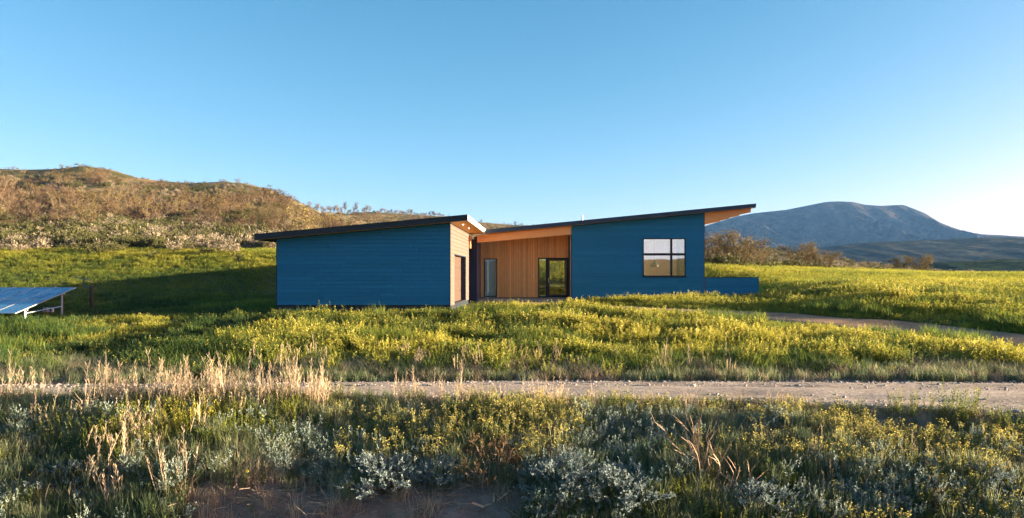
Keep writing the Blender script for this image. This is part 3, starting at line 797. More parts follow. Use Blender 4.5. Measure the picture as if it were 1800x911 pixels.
MB().box(-0.06, 0.34, 47.82, 47.86, 0.68, 0.88).build("backrest", M_SOFFIT, ch, bevel=0.01)
cu = empty("curtain", (-2.95, 45.9, 0), "pale curtain hanging inside the narrow entry window", "curtain")
mb = MB()
for k in range(15):
    x_ = -3.05 + k * 0.03; y_ = 45.85 + 0.03 * math.sin(k * 1.9)
    mb.v += [(x_, y_, 0.05), (x_, y_, 2.6)]
for k in range(14): mb.f.append((2 * k, 2 * k + 2, 2 * k + 3, 2 * k + 1))
mb.build("drape", M_WHITEWALL, cu, smooth=True)
MB().tube([(-3.75, 45.85, 2.62), (-0.6, 45.85, 2.62)], 0.015, 6).build("rail", M_BLACK, cu)

# ------------------------------------------------------------------ solar array and antenna post
mpv, nt, N, L, p = newmat("solar_cell")
tc = N.new("ShaderNodeTexCoord")
bk = N.new("ShaderNodeTexBrick"); bk.offset = 0; bk.inputs["Scale"].default_value = 1.0
bk.inputs["Brick Width"].default_value = 0.165; bk.inputs["Row Height"].default_value = 0.165; bk.inputs["Mortar Size"].default_value = 0.004
bk.inputs["Color1"].default_value = (0.03, 0.135, 0.28, 1); bk.inputs["Color2"].default_value = (0.04, 0.165, 0.33, 1); bk.inputs["Mortar"].default_value = (0.25, 0.32, 0.4, 1)
L.new(tc.outputs["Object"], bk.inputs["Vector"]); L.new(bk.outputs[0], p.inputs["Base Color"])
p.inputs["Specular IOR Level"].default_value = 0.7
sn_ = N.new("ShaderNodeTexNoise"); sn_.inputs["Scale"].default_value = 1.6; sn_.inputs["Detail"].default_value = 4
smp = N.new("ShaderNodeMapping"); smp.inputs["Scale"].default_value = (3.0, 0.7, 1); L.new(tc.outputs["Object"], smp.inputs[0]); L.new(smp.outputs[0], sn_.inputs["Vector"])
smr = N.new("ShaderNodeMapRange"); smr.inputs[1].default_value = .35; smr.inputs[2].default_value = .65; smr.inputs[3].default_value = .12; smr.inputs[4].default_value = .5
L.new(sn_.outputs[0], smr.inputs[0]); L.new(smr.outputs[0], p.inputs["Roughness"])
sa = empty("solar_array", (-24.4, 33, -0.55), "ground mounted solar array of blue panels tilted on galvanised legs", "solar panels")
SX1, SY0, SZ0, SY1, SZ1 = -22.9, 31.0, -0.24, 35.1, 0.81
L_ = math.hypot(SY1 - SY0, SZ1 - SZ0); cs, sn = (SY1 - SY0) / L_, (SZ1 - SZ0) / L_
def sp(x, t, o=0.0): return (x, SY0 + cs * t - sn * o, SZ0 + sn * t + cs * o)
def slabs(x0, x1, t0, t1, o0, o1):
    return MB().hexa([sp(x0, t0, o0), sp(x1, t0, o0), sp(x1, t1, o0), sp(x0, t1, o0), sp(x0, t0, o1), sp(x1, t0, o1), sp(x1, t1, o1), sp(x0, t1, o1)])
half = L_ / 2
for c_ in range(9):
    x1 = SX1 - c_ * 1.03; x0 = x1 - 1.005
    for r_ in range(2):
        t0 = r_ * half + 0.01; t1 = t0 + half - 0.025
        o = slabs(x0 + 0.02, x1 - 0.02, t0 + 0.02, t1 - 0.02, 0.01, 0.034).build("solar_panel", mpv, sa)
        f = MB()
        for q in ((x0, x0 + 0.02, t0, t1), (x1 - 0.02, x1, t0, t1), (x0 + 0.02, x1 - 0.02, t0, t0 + 0.02), (x0 + 0.02, x1 - 0.02, t1 - 0.02, t1)):
            e = slabs(*q, 0.0, 0.04); nn = len(f.v); f.v += e.v; f.f += [tuple(i + nn for i in ff) for ff in e.f]
        f.build("panel_frame", M_METAL, o)
    for t in (0.0, half, L_ - 0.03):
        slabs(x0 - 0.022, x0 - 0.002, t, t + 0.06, 0.0, 0.07).build("clamp", M_WHITE, sa)
for t in (0.7, L_ - 1.0):
    slabs(SX1 - 9.3, SX1 + 0.03, t, t + 0.06, -0.07, -0.002).build("rail", M_METAL, sa)
for xl in (-23.0, -25.6, -28.2, -30.8):
    for t in (0.73, L_ - 0.97):
        q = sp(xl, t, -0.07); gzz = float(height_road(q[0], q[1]))
        MB().tube([(q[0], q[1], gzz - 0.3), q], 0.045, 8).build("leg", M_METAL, sa)
    a = sp(xl, 0.73, -0.2); b_ = sp(xl, L_ - 0.97, -0.07)
    MB().tube([a, (b_[0], b_[1], b_[2] - 0.55)], 0.025, 6).build("brace", M_METAL, sa)
    MB().tube([(a[0] - 0.05, a[1] + .1, a[2]), (a[0] - 1.1, a[1] + 0.3, a[2] + 0.06)], 0.025, 6).build("brace", M_METAL, sa)
for x_ in (-23.62, -23.36):
    bx = MB().box(x_ - 0.1, x_ + 0.1, 33.9, 34.02, -0.32, -0.1).build("junction_box", M_WHITE, sa, bevel=0.01)
    MB().box(x_ - 0.03, x_ + 0.05, 33.885, 33.899, -0.26, -0.17).build("meter", M_BLACK, bx)

ap = empty("antenna_post", (-23.55, 37.3, -0.4), "flat grey dish antenna on an arm from a weathered wooden post in the meadow", "antenna")
zg = float(height_road(-23.55, 37.3))
MB().box(-23.62, -23.48, 37.23, 37.37, zg - 0.4, 0.88).build("post", M_POST, ap, bevel=0.01)
MB().tube([(-23.5, 37.25, 0.82), (-23.88, 37.2, 0.82), (-23.90, 37.2, 0.86), (-23.90, 37.2, 1.2)], 0.028, 8).build("arm", M_GREYPLASTIC, ap)
dp = MB().box(-0.44, 0.40, -0.2, 0.2, 0.0, 0.035)
mrot = Matrix.Translation((-23.86, 37.2, 1.22)) @ Matrix.Rotation(R(13), 4, 'Y') @ Matrix.Rotation(R(-8), 4, 'X')
dp.v = [tuple(mrot @ Vector(q)) for q in dp.v]
dp.build("dish_panel", M_GREYPLASTIC, ap, bevel=0.01)

# ------------------------------------------------------------------ plants: meshes
class Leafs:
    """strips, blades and leaves collected into one mesh with a per-leaf random"""
    def __init__(s): s.v = []; s.f = []; s.r = []; s.m = []
    def strip(s, pts, wid, side, rnd, mi=0):
        n = len(s.v); side = Vector(side)
        for p_, w_ in zip(pts, wid):
            p_ = Vector(p_)
            s.v.append(tuple(p_ - side * w_ / 2)); s.v.append(tuple(p_ + side * w_ / 2)); s.r += [rnd, rnd]
        for i in range(len(pts) - 1):
            s.f.append((n + 2 * i, n + 2 * i + 1, n + 2 * i + 3, n + 2 * i + 2)); s.m.append(mi)
    def leaf(s, p_, d, up, l, w_, rnd, mi=0):
        p_ = Vector(p_); d = Vector(d).normalized(); sd_ = d.cross(Vector(up))
        if sd_.length < 1e-3: sd_ = d.orthogonal()
        sd_.normalize()
        n = len(s.v)
        s.v += [tuple(p_), tuple(p_ + d * l * 0.5 + sd_ * w_ / 2), tuple(p_ + d * l), tuple(p_ + d * l * 0.5 - sd_ * w_ / 2)]
        s.r += [rnd] * 4; s.f.append((n, n + 1, n + 2, n + 3)); s.m.append(mi)
    def twig(s, a, b, r0, r1, rnd, mi=0):
        """three sided twig"""
        a = Vector(a); b = Vector(b); d = (b - a)
        if d.length < 1e-6: return
        d.normalize(); u_ = d.orthogonal().normalized(); v_ = d.cross(u_); n = len(s.v)
        for c_, r in ((a, r0), (b, r1)):
            for k in range(3):
                th = 2 * PI * k / 3; s.v.append(tuple(c_ + (u_ * math.cos(th) + v_ * math.sin(th)) * r)); s.r.append(rnd)
        for k in range(3):
            s.f.append((n + k, n + (k + 1) % 3, n + 3 + (k + 1) % 3, n + 3 + k)); s.m.append(mi)
    def mesh(s, name, mats):
        me = bpy.data.meshes.new(name); me.from_pydata(s.v, [], s.f)
        at = me.attributes.new("rnd", 'FLOAT', 'POINT'); at.data.foreach_set("value", s.r)
        for m_ in mats: me.materials.append(m_)
        me.polygons.foreach_set("material_index", s.m); me.update()
        return me

rd = random.Random(11)
def rdir(up=0.3):
    th = rd.uniform(0, 2 * PI); z = rd.uniform(-0.2 + up, 1)
    return Vector((math.cos(th), math.sin(th), z)).normalized()

def grass_mesh(name, mat, n, h, spread, wid, bend, hv=0.4):
    g = Leafs()
    for _ in range(n):
        a = rd.uniform(0, 2 * PI); r = spread * math.sqrt(rd.random())
        b = Vector((r * math.cos(a), r * math.sin(a), -0.02)); hh = h * (1 - hv + hv * 2 * rd.random() * 0.5 + hv * 0.5 * rd.random())
        th = rd.uniform(0, 2 * PI); d = Vector((math.cos(th), math.sin(th), 0)); be = bend * hh * rd.uniform(0.2, 1.2)
        sdv = Vector((-d.y, d.x, 0))
        g.strip([b, b + d * be * 0.25 + Vector((0, 0, hh * 0.55)), b + d * be + Vector((0, 0, hh * rd.uniform(0.85, 1.0)))], [wid, wid * 0.8, wid * 0.12], sdv, rd.random())
    return g.mesh(name, [mat])

def weed_mesh(name, mats, stems, h, spread, leaf, lw, flowers=0.6, nleaf=14, flen=0.1, upw=0.55):
    """upright leafy stems ending in yellow flower spikes: mats = leaf, flower"""
    g = Leafs()
    for _ in range(stems):
        a = rd.uniform(0, 2 * PI); r = spread * math.sqrt(rd.random())
        b = Vector((r * math.cos(a), r * math.sin(a), -0.03)); hh = h * rd.uniform(0.6, 1.05)
        lean = Vector((math.cos(a), math.sin(a), 0)) * rd.uniform(0, 0.35) * hh + Vector((rd.uniform(-.1, .1), rd.uniform(-.1, .1), 0)) * hh
        tip = b + lean + Vector((0, 0, hh))
        sdv = Vector((rd.uniform(-1, 1), rd.uniform(-1, 1), 0)).normalized()
        g.strip([b, (b + tip) / 2 - lean * 0.15, tip], [0.008, 0.007, 0.004], sdv, rd.random())
        for k in range(nleaf):
            t = (k + rd.random()) / nleaf
            p_ = b + (tip - b) * (0.12 + 0.85 * t)
            d = rdir(upw); sc = 1 - 0.45 * t
            g.leaf(p_, d, (rd.uniform(-.5, .5), rd.uniform(-.5, .5), 1), leaf * rd.uniform(0.7, 1.2) * sc, lw * rd.uniform(.7, 1.2) * sc, rd.random(), 0)
        if rd.random() < flowers:
            for k in range(7):
                p_ = tip - (tip - b).normalized() * rd.uniform(-0.02, flen)
                g.leaf(p_, rdir(0.7), (rd.uniform(-1, 1), rd.uniform(-1, 1), .3), rd.uniform(.03, .05), rd.uniform(.014, .024), rd.random(), 1)
    return g.mesh(name, mats)

def flowerstalk_mesh(name, mats, stems, h, spread, tops=9):
    g = Leafs()
    for _ in range(stems):
        a = rd.uniform(0, 2 * PI); r = spread * math.sqrt(rd.random())
        b = Vector((r * math.cos(a), r * math.sin(a), -0.02)); hh = h * rd.uniform(0.65, 1.1)
        tip = b + Vector((rd.uniform(-.1, .1), rd.uniform(-.1, .1), 1)) * hh
        g.twig(b, tip, 0.0065, 0.0045, min(1, .5 + rd.random()), 0)
        for k in range(7):
            g.leaf(b + (tip - b) * rd.uniform(.05, .7), rdir(.5), (0, 0, 1), rd.uniform(.05, .1), .013, rd.random(), 0)
        for k in range(tops):
            q = tip + Vector((rd.gauss(0, .028), rd.gauss(0, .028), rd.uniform(-.09, .025)))
            g.twig(tip - Vector((0, 0, .11)) , q, .002, .0015, rd.random(), 0)
            for j in range(2):
                g.leaf(q, rdir(.4), (rd.uniform(-1, 1), rd.uniform(-1, 1), .5), rd.uniform(.017, .028), rd.uniform(.012, .019), rd.random(), 1)
    return g.mesh(name, mats)

def drystalk_mesh(name, mat, n, h, spread, lean=0.25, head=24):
    g = Leafs()
    for _ in range(n):
        a = rd.uniform(0, 2 * PI); r = spread * math.sqrt(rd.random())
        b = Vector((r * math.cos(a), r * math.sin(a), -0.03)); hh = h * rd.uniform(0.55, 1.1)
        d = Vector((rd.gauss(0, lean), rd.gauss(0, lean), 1)).normalized()
        tip = b + d * hh; mid = b + (tip - b) * 0.5 + Vector((rd.gauss(0, .03), rd.gauss(0, .03), 0)) * hh
        g.twig(b, mid, .0055, .0045, rd.random()); g.twig(mid, tip, .0045, .002, rd.random())
        for k in range(head):
            t = 0.52 + 0.5 * (k + rd.random()) / head
            p_ = mid + (tip - mid) * min(1, (t - .5) * 2)
            th = rd.uniform(0, 2 * PI)
            dd = Vector((math.cos(th) * .45, math.sin(th) * .45, 1)).normalized()
            g.leaf(p_, dd, (math.sin(th), rd.uniform(-1, 1), .2), hh * rd.uniform(.06, .14), rd.uniform(.0045, .009), rd.random())
        for k in range(3):
            th = rd.uniform(0, 2 * PI)
            g.leaf(b + (tip - b) * rd.uniform(0, .35), (math.cos(th), math.sin(th), 1.1), (0, 0, 1), hh * rd.uniform(.25, .45), .012, rd.random())
    return g.mesh(name, [mat])

def sage_mesh(name, mats, rx_, rz_, branches, tufts, leaves, ll, lw, woody=True):
    """rounded sage bush: forking wood, leaf tufts over an uneven crown"""
    g = Leafs()
    base = Vector((0, 0, 0))
    ends = []
    for _ in range(branches):
        th = rd.uniform(0, 2 * PI); ph = rd.uniform(0.15, 1.45)
        e = Vector((math.cos(th) * math.sin(ph) * rx_, math.sin(th) * math.sin(ph) * rx_, math.cos(ph) * rz_ * rd.uniform(.8, 1.1) + .08)) * rd.uniform(.75, 1.0)
        mid = e * .5 + Vector((0, 0, -.08 * rz_))
        if woody:
            g.twig(base, mid, .016, .010, rd.random(), 1); g.twig(mid, e, .010, .004, rd.random(), 1)
        ends.append((mid, e))
    for _ in range(tufts):
        mid, e = rd.choice(ends)
        c_ = mid + (e - mid) * rd.uniform(.35, 1.08) + Vector((rd.gauss(0, .085), rd.gauss(0, .085), rd.gauss(0, .05))) * rx_
        axis_ = (c_.normalized() + Vector((0, 0, .6)) + Vector((rd.gauss(0, .3), rd.gauss(0, .3), 0))).normalized()
        L0 = ll * rd.uniform(2.0, 3.6)
        rr_ = rd.random()
        for k in range(leaves):
            t = rd.random()
            p_ = c_ + axis_ * L0 * t
            d = (axis_ * .9 + Vector((rd.gauss(0, .6), rd.gauss(0, .6), rd.gauss(0, .5)))).normalized()
            g.leaf(p_, d, (rd.uniform(-1, 1), rd.uniform(-1, 1), rd.uniform(0, 1)), ll * rd.uniform(.7, 1.3), lw * rd.uniform(.7, 1.3), min(1, max(0, rr_ * .6 + rd.random() * .4)), 0)
    return g.mesh(name, mats)

def twigbush_mesh(name, mats, rx_, rz_, trunks, twigs, leaves, ll, lw, base_fill=0.25, tw=0.012):
    """budding shrub: fans of fine twigs from several stems with scattered small leaves: mats = leaf, twig"""
    g = Leafs(); nodes = []
    for k in range(trunks):
        th = 2 * PI * k / trunks + rd.uniform(-.4, .4); sp_ = rd.uniform(.25, 1.0)
        p_ = Vector((math.cos(th), math.sin(th), 0)) * rx_ * .12
        d = Vector((math.cos(th) * sp_ * rx_ / rz_, math.sin(th) * sp_ * rx_ / rz_, 1)).normalized()
        seg = rz_ * .26
        r = tw * 2.4
        for j in range(4):
            q = p_ + d * seg * rd.uniform(.7, 1.15)
            g.twig(p_, q, r, r * .75, rd.random(), 1); r *= .72
            nodes += [(q, d, j)] * (j + 1); nodes.append(((p_ + q) / 2, d, j))
            p_ = q; d = (d + Vector((rd.gauss(0, .25), rd.gauss(0, .25), rd.uniform(-.12, .2)))).normalized()
    tips = []
    for _ in range(twigs):
        p_, d, j = rd.choice(nodes)
        dd = (d * .7 + Vector((rd.gauss(0, .6), rd.gauss(0, .6), rd.uniform(-.05, .7)))).normalized()
        l = rz_ * rd.uniform(.12, .3)
        q = p_ + dd * l
        g.twig(p_, q, tw * .45, tw * .2, rd.random(), 1); tips.append((p_, q, dd))
        for _k in range(2):
            d2 = (dd + Vector((rd.gauss(0, .5), rd.gauss(0, .5), rd.uniform(0, .4)))).normalized()
            s_ = p_ + (q - p_) * rd.uniform(.4, 1); e_ = s_ + d2 * l * .6
            g.twig(s_, e_, tw * .28, tw * .15, rd.random(), 1); tips.append((s_, e_, d2))
    for _ in range(leaves):
        p_, q, dd = rd.choice(tips)
        c_ = p_ + (q - p_) * rd.uniform(.2, 1.05) + Vector((rd.gauss(0, .015), rd.gauss(0, .015), rd.gauss(0, .015))) * rz_
        g.leaf(c_, rdir(.1), (rd.uniform(-1, 1), rd.uniform(-1, 1), rd.uniform(-.2, 1)), ll * rd.uniform(.6, 1.4), lw * rd.uniform(.6, 1.4), rd.random(), 0)
    return g.mesh(name, mats)

# ---- plant materials
YG = (0.22, 0.235, 0.035); OL = (0.10, 0.135, 0.028); GR = (0.045, 0.085, 0.025); DG = (0.022, 0.045, 0.012)
M_WEED = foliage("weed_leaf", [(0.1, GR), (0.4, OL), (0.65, YG), (0.95, (0.36, 0.33, 0.05))], 0.42)
M_MEAD = foliage("meadow_leaf", [(0.1, (0.05, 0.10, 0.025)), (0.4, (0.13, 0.18, 0.03)), (0.65, (0.25, 0.27, 0.035)), (0.95, (0.4, 0.37, 0.05))], 0.45)
M_FLOWER = foliage("yellow_flower", [(0.1, (0.36, 0.31, 0.06)), (0.5, (0.55, 0.45, 0.09)), (0.9, (0.7, 0.58, 0.17))], 0.35)
M_GRASS = foliage("green_grass", [(0.1, (0.085, 0.13, 0.065)), (0.4, (0.18, 0.225, 0.12)), (0.65, (0.31, 0.32, 0.16)), (0.95, (0.5, 0.46, 0.25))], 0.55)
M_DRY = foliage("dry_grass", [(0.1, (0.3, 0.22, 0.14)), (0.5, (0.5, 0.39, 0.26)), (0.9, (0.68, 0.56, 0.4))], 0.35)
M_SAGE = foliage("sage_leaf", [(0.1, (0.105, 0.145, 0.14)), (0.5, (0.19, 0.24, 0.23)), (0.9, (0.31, 0.37, 0.345))], 0.2)
M_SAGE2 = foliage("sage_sprig_leaf", [(0.1, (0.12, 0.16, 0.13)), (0.5, (0.2, 0.25, 0.21)), (0.9, (0.32, 0.37, 0.31))], 0.25)
M_HSAGE = foliage("pale_sage_leaf", [(0.1, (0.10, 0.088, 0.052)), (0.5, (0.215, 0.178, 0.12)), (0.9, (0.37, 0.295, 0.205))], 0.2)
M_HGREEN = foliage("olive_scrub_leaf", [(0.1, (0.035, 0.045, 0.015)), (0.5, (0.08, 0.08, 0.025)), (0.9, (0.14, 0.125, 0.045))], 0.25)
M_BUD = foliage("orange_bud_leaf", [(0.1, (0.062, 0.042, 0.022)), (0.5, (0.128, 0.078, 0.036)), (0.9, (0.23, 0.14, 0.056))], 0.3)
M_BUDY = foliage("yellow_bud_leaf", [(0.1, (0.10, 0.08, 0.025)), (0.5, (0.17, 0.135, 0.035)), (0.9, (0.26, 0.2, 0.05))], 0.3)
M_TWIG = foliage("twig_bark", [(0.1, (0.07, 0.05, 0.033)), (0.5, (0.12, 0.085, 0.055)), (0.9, (0.19, 0.14, 0.09))], 0.0)
M_DTWIG = foliage("grey_bark", [(0.1, (0.07, 0.055, 0.045)), (0.5, (0.13, 0.1, 0.08)), (0.9, (0.2, 0.16, 0.13))], 0.0)
M_GOLD = foliage("golden_bud_leaf", [(0.1, (0.10, 0.075, 0.03)), (0.5, (0.19, 0.14, 0.05)), (0.9, (0.30, 0.22, 0.075))], 0.3)
M_DARKBARK = foliage("dark_bark", [(0.1, (0.03, 0.025, 0.02)), (0.9, (0.07, 0.058, 0.048))], 0.0)
M_BLEACH = foliage("bleached_twig", [(0.1, (0.3, 0.19, 0.12)), (0.5, (0.45, 0.3, 0.19)), (0.9, (0.55, 0.4, 0.28))], 0.0)

PROTO_N = [0]
def proto_coll(name, meshes):
    c_ = bpy.data.collections.new(name)
    for i, me in enumerate(meshes):
        o = bpy.data.objects.new("%s_kind_%02d" % (name, i), me); c_.objects.link(o)
    return c_

def scatter(name, label, meshes, P, S, tintv, rot=None, kind="stuff", idx=None):
    """one stuff object: points that carry rotation, size, kind and tint, filled in by geometry nodes"""
    n = len(P)
    me = bpy.data.meshes.new(name)
    me.vertices.add(n); me.vertices.foreach_set("co", np.asarray(P, np.float32).ravel())
    if rot is None:
        rot = np.stack([rng.normal(0, .1, n), rng.normal(0, .1, n), rng.uniform(0, 2 * PI, n)], 1)
    def at(nm, ty, key, val):
        a_ = me.attributes.new(nm, ty, 'POINT'); a_.data.foreach_set(key, np.asarray(val).ravel())
    at("rot", 'FLOAT_VECTOR', "vector", rot.astype(np.float32)); at("scl", 'FLOAT', "value", np.asarray(S, np.float32))
    at("idx", 'INT', "value", (rng.integers(0, len(meshes), n) if idx is None else idx).astype(np.int32)); at("tint", 'FLOAT', "value", np.asarray(tintv, np.float32))
    o = bpy.data.objects.new(name, me); COL.objects.link(o)
    tag(o, label, kind=kind)
    ng = bpy.data.node_groups.new(name + "_nodes", 'GeometryNodeTree')
    ng.interface.new_socket("Geometry", in_out='INPUT', socket_type='NodeSocketGeometry')
    ng.interface.new_socket("Geometry", in_out='OUTPUT', socket_type='NodeSocketGeometry')
    A = ng.nodes; K_ = ng.links
    gi = A.new("NodeGroupInput"); go = A.new("NodeGroupOutput"); ip = A.new("GeometryNodeInstanceOnPoints")
    ci = A.new("GeometryNodeCollectionInfo"); ci.inputs[0].default_value = proto_coll(name, meshes)
    ci.inputs["Separate Children"].default_value = True; ci.inputs["Reset Children"].default_value = True
    def na(nm, ty):
        q = A.new("GeometryNodeInputNamedAttribute"); q.data_type = ty; q.inputs[0].default_value = nm; return q.outputs[0]
    e2r = A.new("FunctionNodeEulerToRotation")
    K_.new(na("rot", 'FLOAT_VECTOR'), e2r.inputs[0]); K_.new(e2r.outputs[0], ip.inputs["Rotation"])
    K_.new(na("scl", 'FLOAT'), ip.inputs["Scale"]); K_.new(na("idx", 'INT'), ip.inputs["Instance Index"])
    ip.inputs["Pick Instance"].default_value = True
    K_.new(gi.outputs[0], ip.inputs["Points"]); K_.new(ci.outputs[0], ip.inputs["Instance"]); K_.new(ip.outputs[0], go.inputs[0])
    md = o.modifiers.new("scatter", 'NODES'); md.node_group = ng
    return o

# ------------------------------------------------------------------ where plants may stand
def seg_dist(X, Y, poly):
    d = np.full(X.shape, 1e9)
    for (x0, y0), (x1, y1) in zip(poly[:-1], poly[1:]):
        dx, dy = x1 - x0, y1 - y0
        t = np.clip(((X - x0) * dx + (Y - y0) * dy) / (dx * dx + dy * dy + 1e-9), 0, 1)
        d = np.minimum(d, np.hypot(X - x0 - t * dx, Y - y0 - t * dy))
    return d
DRVP = [tuple(q) for q in DLN[::4]] + [tuple(DLN[-1])]
def free(X, Y, pad=0.15):
    ok = ~((Y > road_near(X) - pad) & (Y < road_far(X) + pad))
    ok &= seg_dist(X, Y, DRVP) > 1.05 + pad
    ok &= ~((X > GX0 - .1) & (X < GX1 + 0.3) & (Y > GY0 - 0.1) & (Y < 54))
    ok &= ~((X > -4.4) & (X < 1.95) & (Y > 40.0) & (Y < 54))
    ok &= ~((X > LX0 - .1) & (X < 13.2) & (Y > LY0 - .12) & (Y < 54))
    ok &= ~((X > -4.4) & (X < -0.5) & (Y > 34.0) & (Y < 41))
    return ok
def in_view(X, Y, m=380):
    px = CX + FPX * X / np.maximum(Y, .1)
    return (px > -m) & (px < 1800 + m)
def rand_area(n, x0, x1, y0, y1):
    return rng.uniform(x0, x1, n), rng.uniform(y0, y1, n)

# --- A. yellow green weeds on the bank in front of the house
weed = [weed_mesh("weed", [M_WEED, M_FLOWER], 9, .55, .20, .13, .045, .16, 15, upw=.95) for _ in range(5)] + [weed_mesh("weed", [M_WEED, M_FLOWER], 11, .42, .26, .12, .042, .08, 13, upw=.95) for _ in range(3)]
X, Y = rand_area(39000, -33, 34, 19.2, 42.3)
dens = sstep(19.2, 21.4, Y + 3.4 * (fbm(X / 1.6, Y / 1.6, 37, 2) - .5)) * (0.22 + 0.78 * sstep(.34, .52, fbm(X / 2.0, Y / 2.0, 33, 3)))
bare = np.exp(-(((X + 12.2) / 1.5) ** 2 + ((Y - 27) / 2.2) ** 2)) * 0.9
keep = (rng.random(len(X)) < dens * (1 - bare) * (1 - .75 * (Y > 31.3) * (X < -4) * (X > -13.5))) & free(X, Y, 0.05) & in_view(X, Y)
X, Y = X[keep], Y[keep]
Z = height_road(X, Y)
g_ = fbm(X / 3.5, Y / 3.5, 51, 3)
g2_ = fbm(X / 1.1, Y / 1.1, 53, 2)
tn = 0.64 + (g_ - .5) * 1.4 + (g2_ - .5) * .7 + 0.14 * sstep(-8, 6, X) - .14 * sstep(26, 20.5, Y) - 0.34 * sstep(-7, -13, X) + rng.normal(0, .08, len(X))  # left end darkened: the bank's shade is put into the leaf tint
S = (.36 + 1.1 * fbm(X / .9, Y / .9, 57, 2)) * rng.uniform(.8, 1.25, len(X)) * (1 - .6 * sstep(29.8, 31.5, Y) * (X < -3) * (X > -13)) * (1 - .45 * sstep(-9, -14, X)) * (1 - .7 * sstep(4.8, 1.5, seg_dist(X, Y, DRVP)))
scatter("bank_weeds", "dense yellow green flowering weeds on the bank below the house", weed, np.stack([X, Y, Z], 1), S, tn)

def near_edge(px): return np.interp(px, [0, 480, 800, 1240, 1400, 2000], [62, 61, 67, 63, 70, 77])
# patches of plain green grass break up the weeds
X, Y = rand_area(11500, -33, 34, 19.6, 31.5)
keep = (rng.random(len(X)) < .9 * sstep(.52, .64, fbm(X / 2.6, Y / 2.0, 39, 3))) & free(X, Y, .4) & in_view(X, Y)
X, Y = X[keep], Y[keep]
bankgrass = [grass_mesh("bank_grass", M_MEAD, 30, .5, .22, .016, .5) for _ in range(3)]
scatter("bank_grass", "patches of plain green grass among the weeds on the bank", bankgrass, np.stack([X, Y, height_road(X, Y)], 1), rng.uniform(.6, 1.25, len(X)), .34 + (fbm(X / 1.5, Y / 1.5, 41, 2) - .5) * .5 - .12 * sstep(-7, -13, X))

# --- B. meadow beyond: softer, shorter plants
mead_ = [weed_mesh("meadow_plant", [M_MEAD, M_FLOWER], 12, .5, .36, .15, .055, .1, 9) for _ in range(4)]
def meadow(nm, lab, x0, x1, y0, y1, n, tbase, edgepx):
    X, Y = rand_area(n, x0, x1, y0, y1)
    D = Y
    pxx = CX + FPX * X / Y
    keep = free(X, Y, .1) & in_view(X, Y) & edgepx(X, Y, pxx)
    X, Y = X[keep], Y[keep]
    Z = height_road(X, Y)
    tn = tbase(X, Y) + (fbm(X / 4, Y / 4, 77, 3) - .5) * .9 + rng.normal(0, .07, len(X))
    S = rng.uniform(.6, 1.25, len(X)) * np.where(X < -12, .42 + .25 * sstep(44, 58, Y), 1) * (1 - .55 * sstep(3.4, 1.7, seg_dist(X, Y, DRVP)))
    return scatter(nm, lab, mead_, np.stack([X, Y, Z], 1), S, tn)
meadow("left_meadow_plants".replace("left_", ""), "lush green and yellow meadow rising behind the solar array", -52, 3, 34, 72, 30000,
       lambda X, Y: .44 + .28 * sstep(47, 56, Y) + .25 * (X > -6), lambda X, Y, p_: ((X < -12.3) & (Y < near_edge(p_) + 4 * (fbm(X / 3, Y * 0, 5) - .4))) | ((Y > 53.8) & (Y < near_edge(p_) + 2 * (fbm(X / 3, Y * 0, 5) - .3))))
meadow("meadow_plants", "bright yellow flowering meadow right of the house beyond the drive", 2, 62, 24, 78, 42000,
       lambda X, Y: .70 + .05 * sstep(40, 60, Y), lambda X, Y, p_: ((Y > 54) | (X > 13.2) | (Y > 36) | (X > 4)) & (seg_dist(X, Y, DRVP) < 60) & (Y > np.interp(X, DLN[::-1, 0], DLN[::-1, 1])))

# --- C. foreground verge: grass, leafy weeds, flower stalks
gmesh = [grass_mesh("grass_tuft", M_GRASS, 26, .42, .16, .011, .5) for _ in range(5)]
gtall = [grass_mesh("grass_tuft", M_GRASS, 34, .55, .12, .012, .35) for _ in range(3)]
def edge_low(X, Y): return 1 - .6 * sstep(1.5, .25, road_near(X) - Y) * (.75 + .25 * (X > 0))
def fg_area(n): return rand_area(int(n * 1.36), -20.0, 19.5, 11.2, 16.6)
X, Y = fg_area(13500)
soilmask = sstep(-6.6, -5.8, X) * (1 - sstep(-.5, .1, X)) * (1 - sstep(12.5, 12.95, Y + .35 * (fbm(X / .7, Y * 0, 8, 2) - .5)))
pat = fbm(X / 1.3, Y / 1.3, 61, 3)
keep = (rng.random(len(X)) < .35 + .65 * sstep(.32, .55, pat)) & free(X, Y, .02) & in_view(X, Y) & (rng.random(len(X)) > soilmask * .99)
X, Y = X[keep], Y[keep]
tn = .36 + (fbm(X / 1.7, Y / 1.7, 71, 3) - .5) * .8 + rng.normal(0, .08, len(X)) + .15 * sstep(3, 9, X)
scatter("verge_grass", "rough green grass on the near verge below the road", gmesh + gtall, np.stack([X, Y, height_road(X, Y)], 1), rng.uniform(.5, 1.1, len(X)) * edge_low(X, Y), tn)

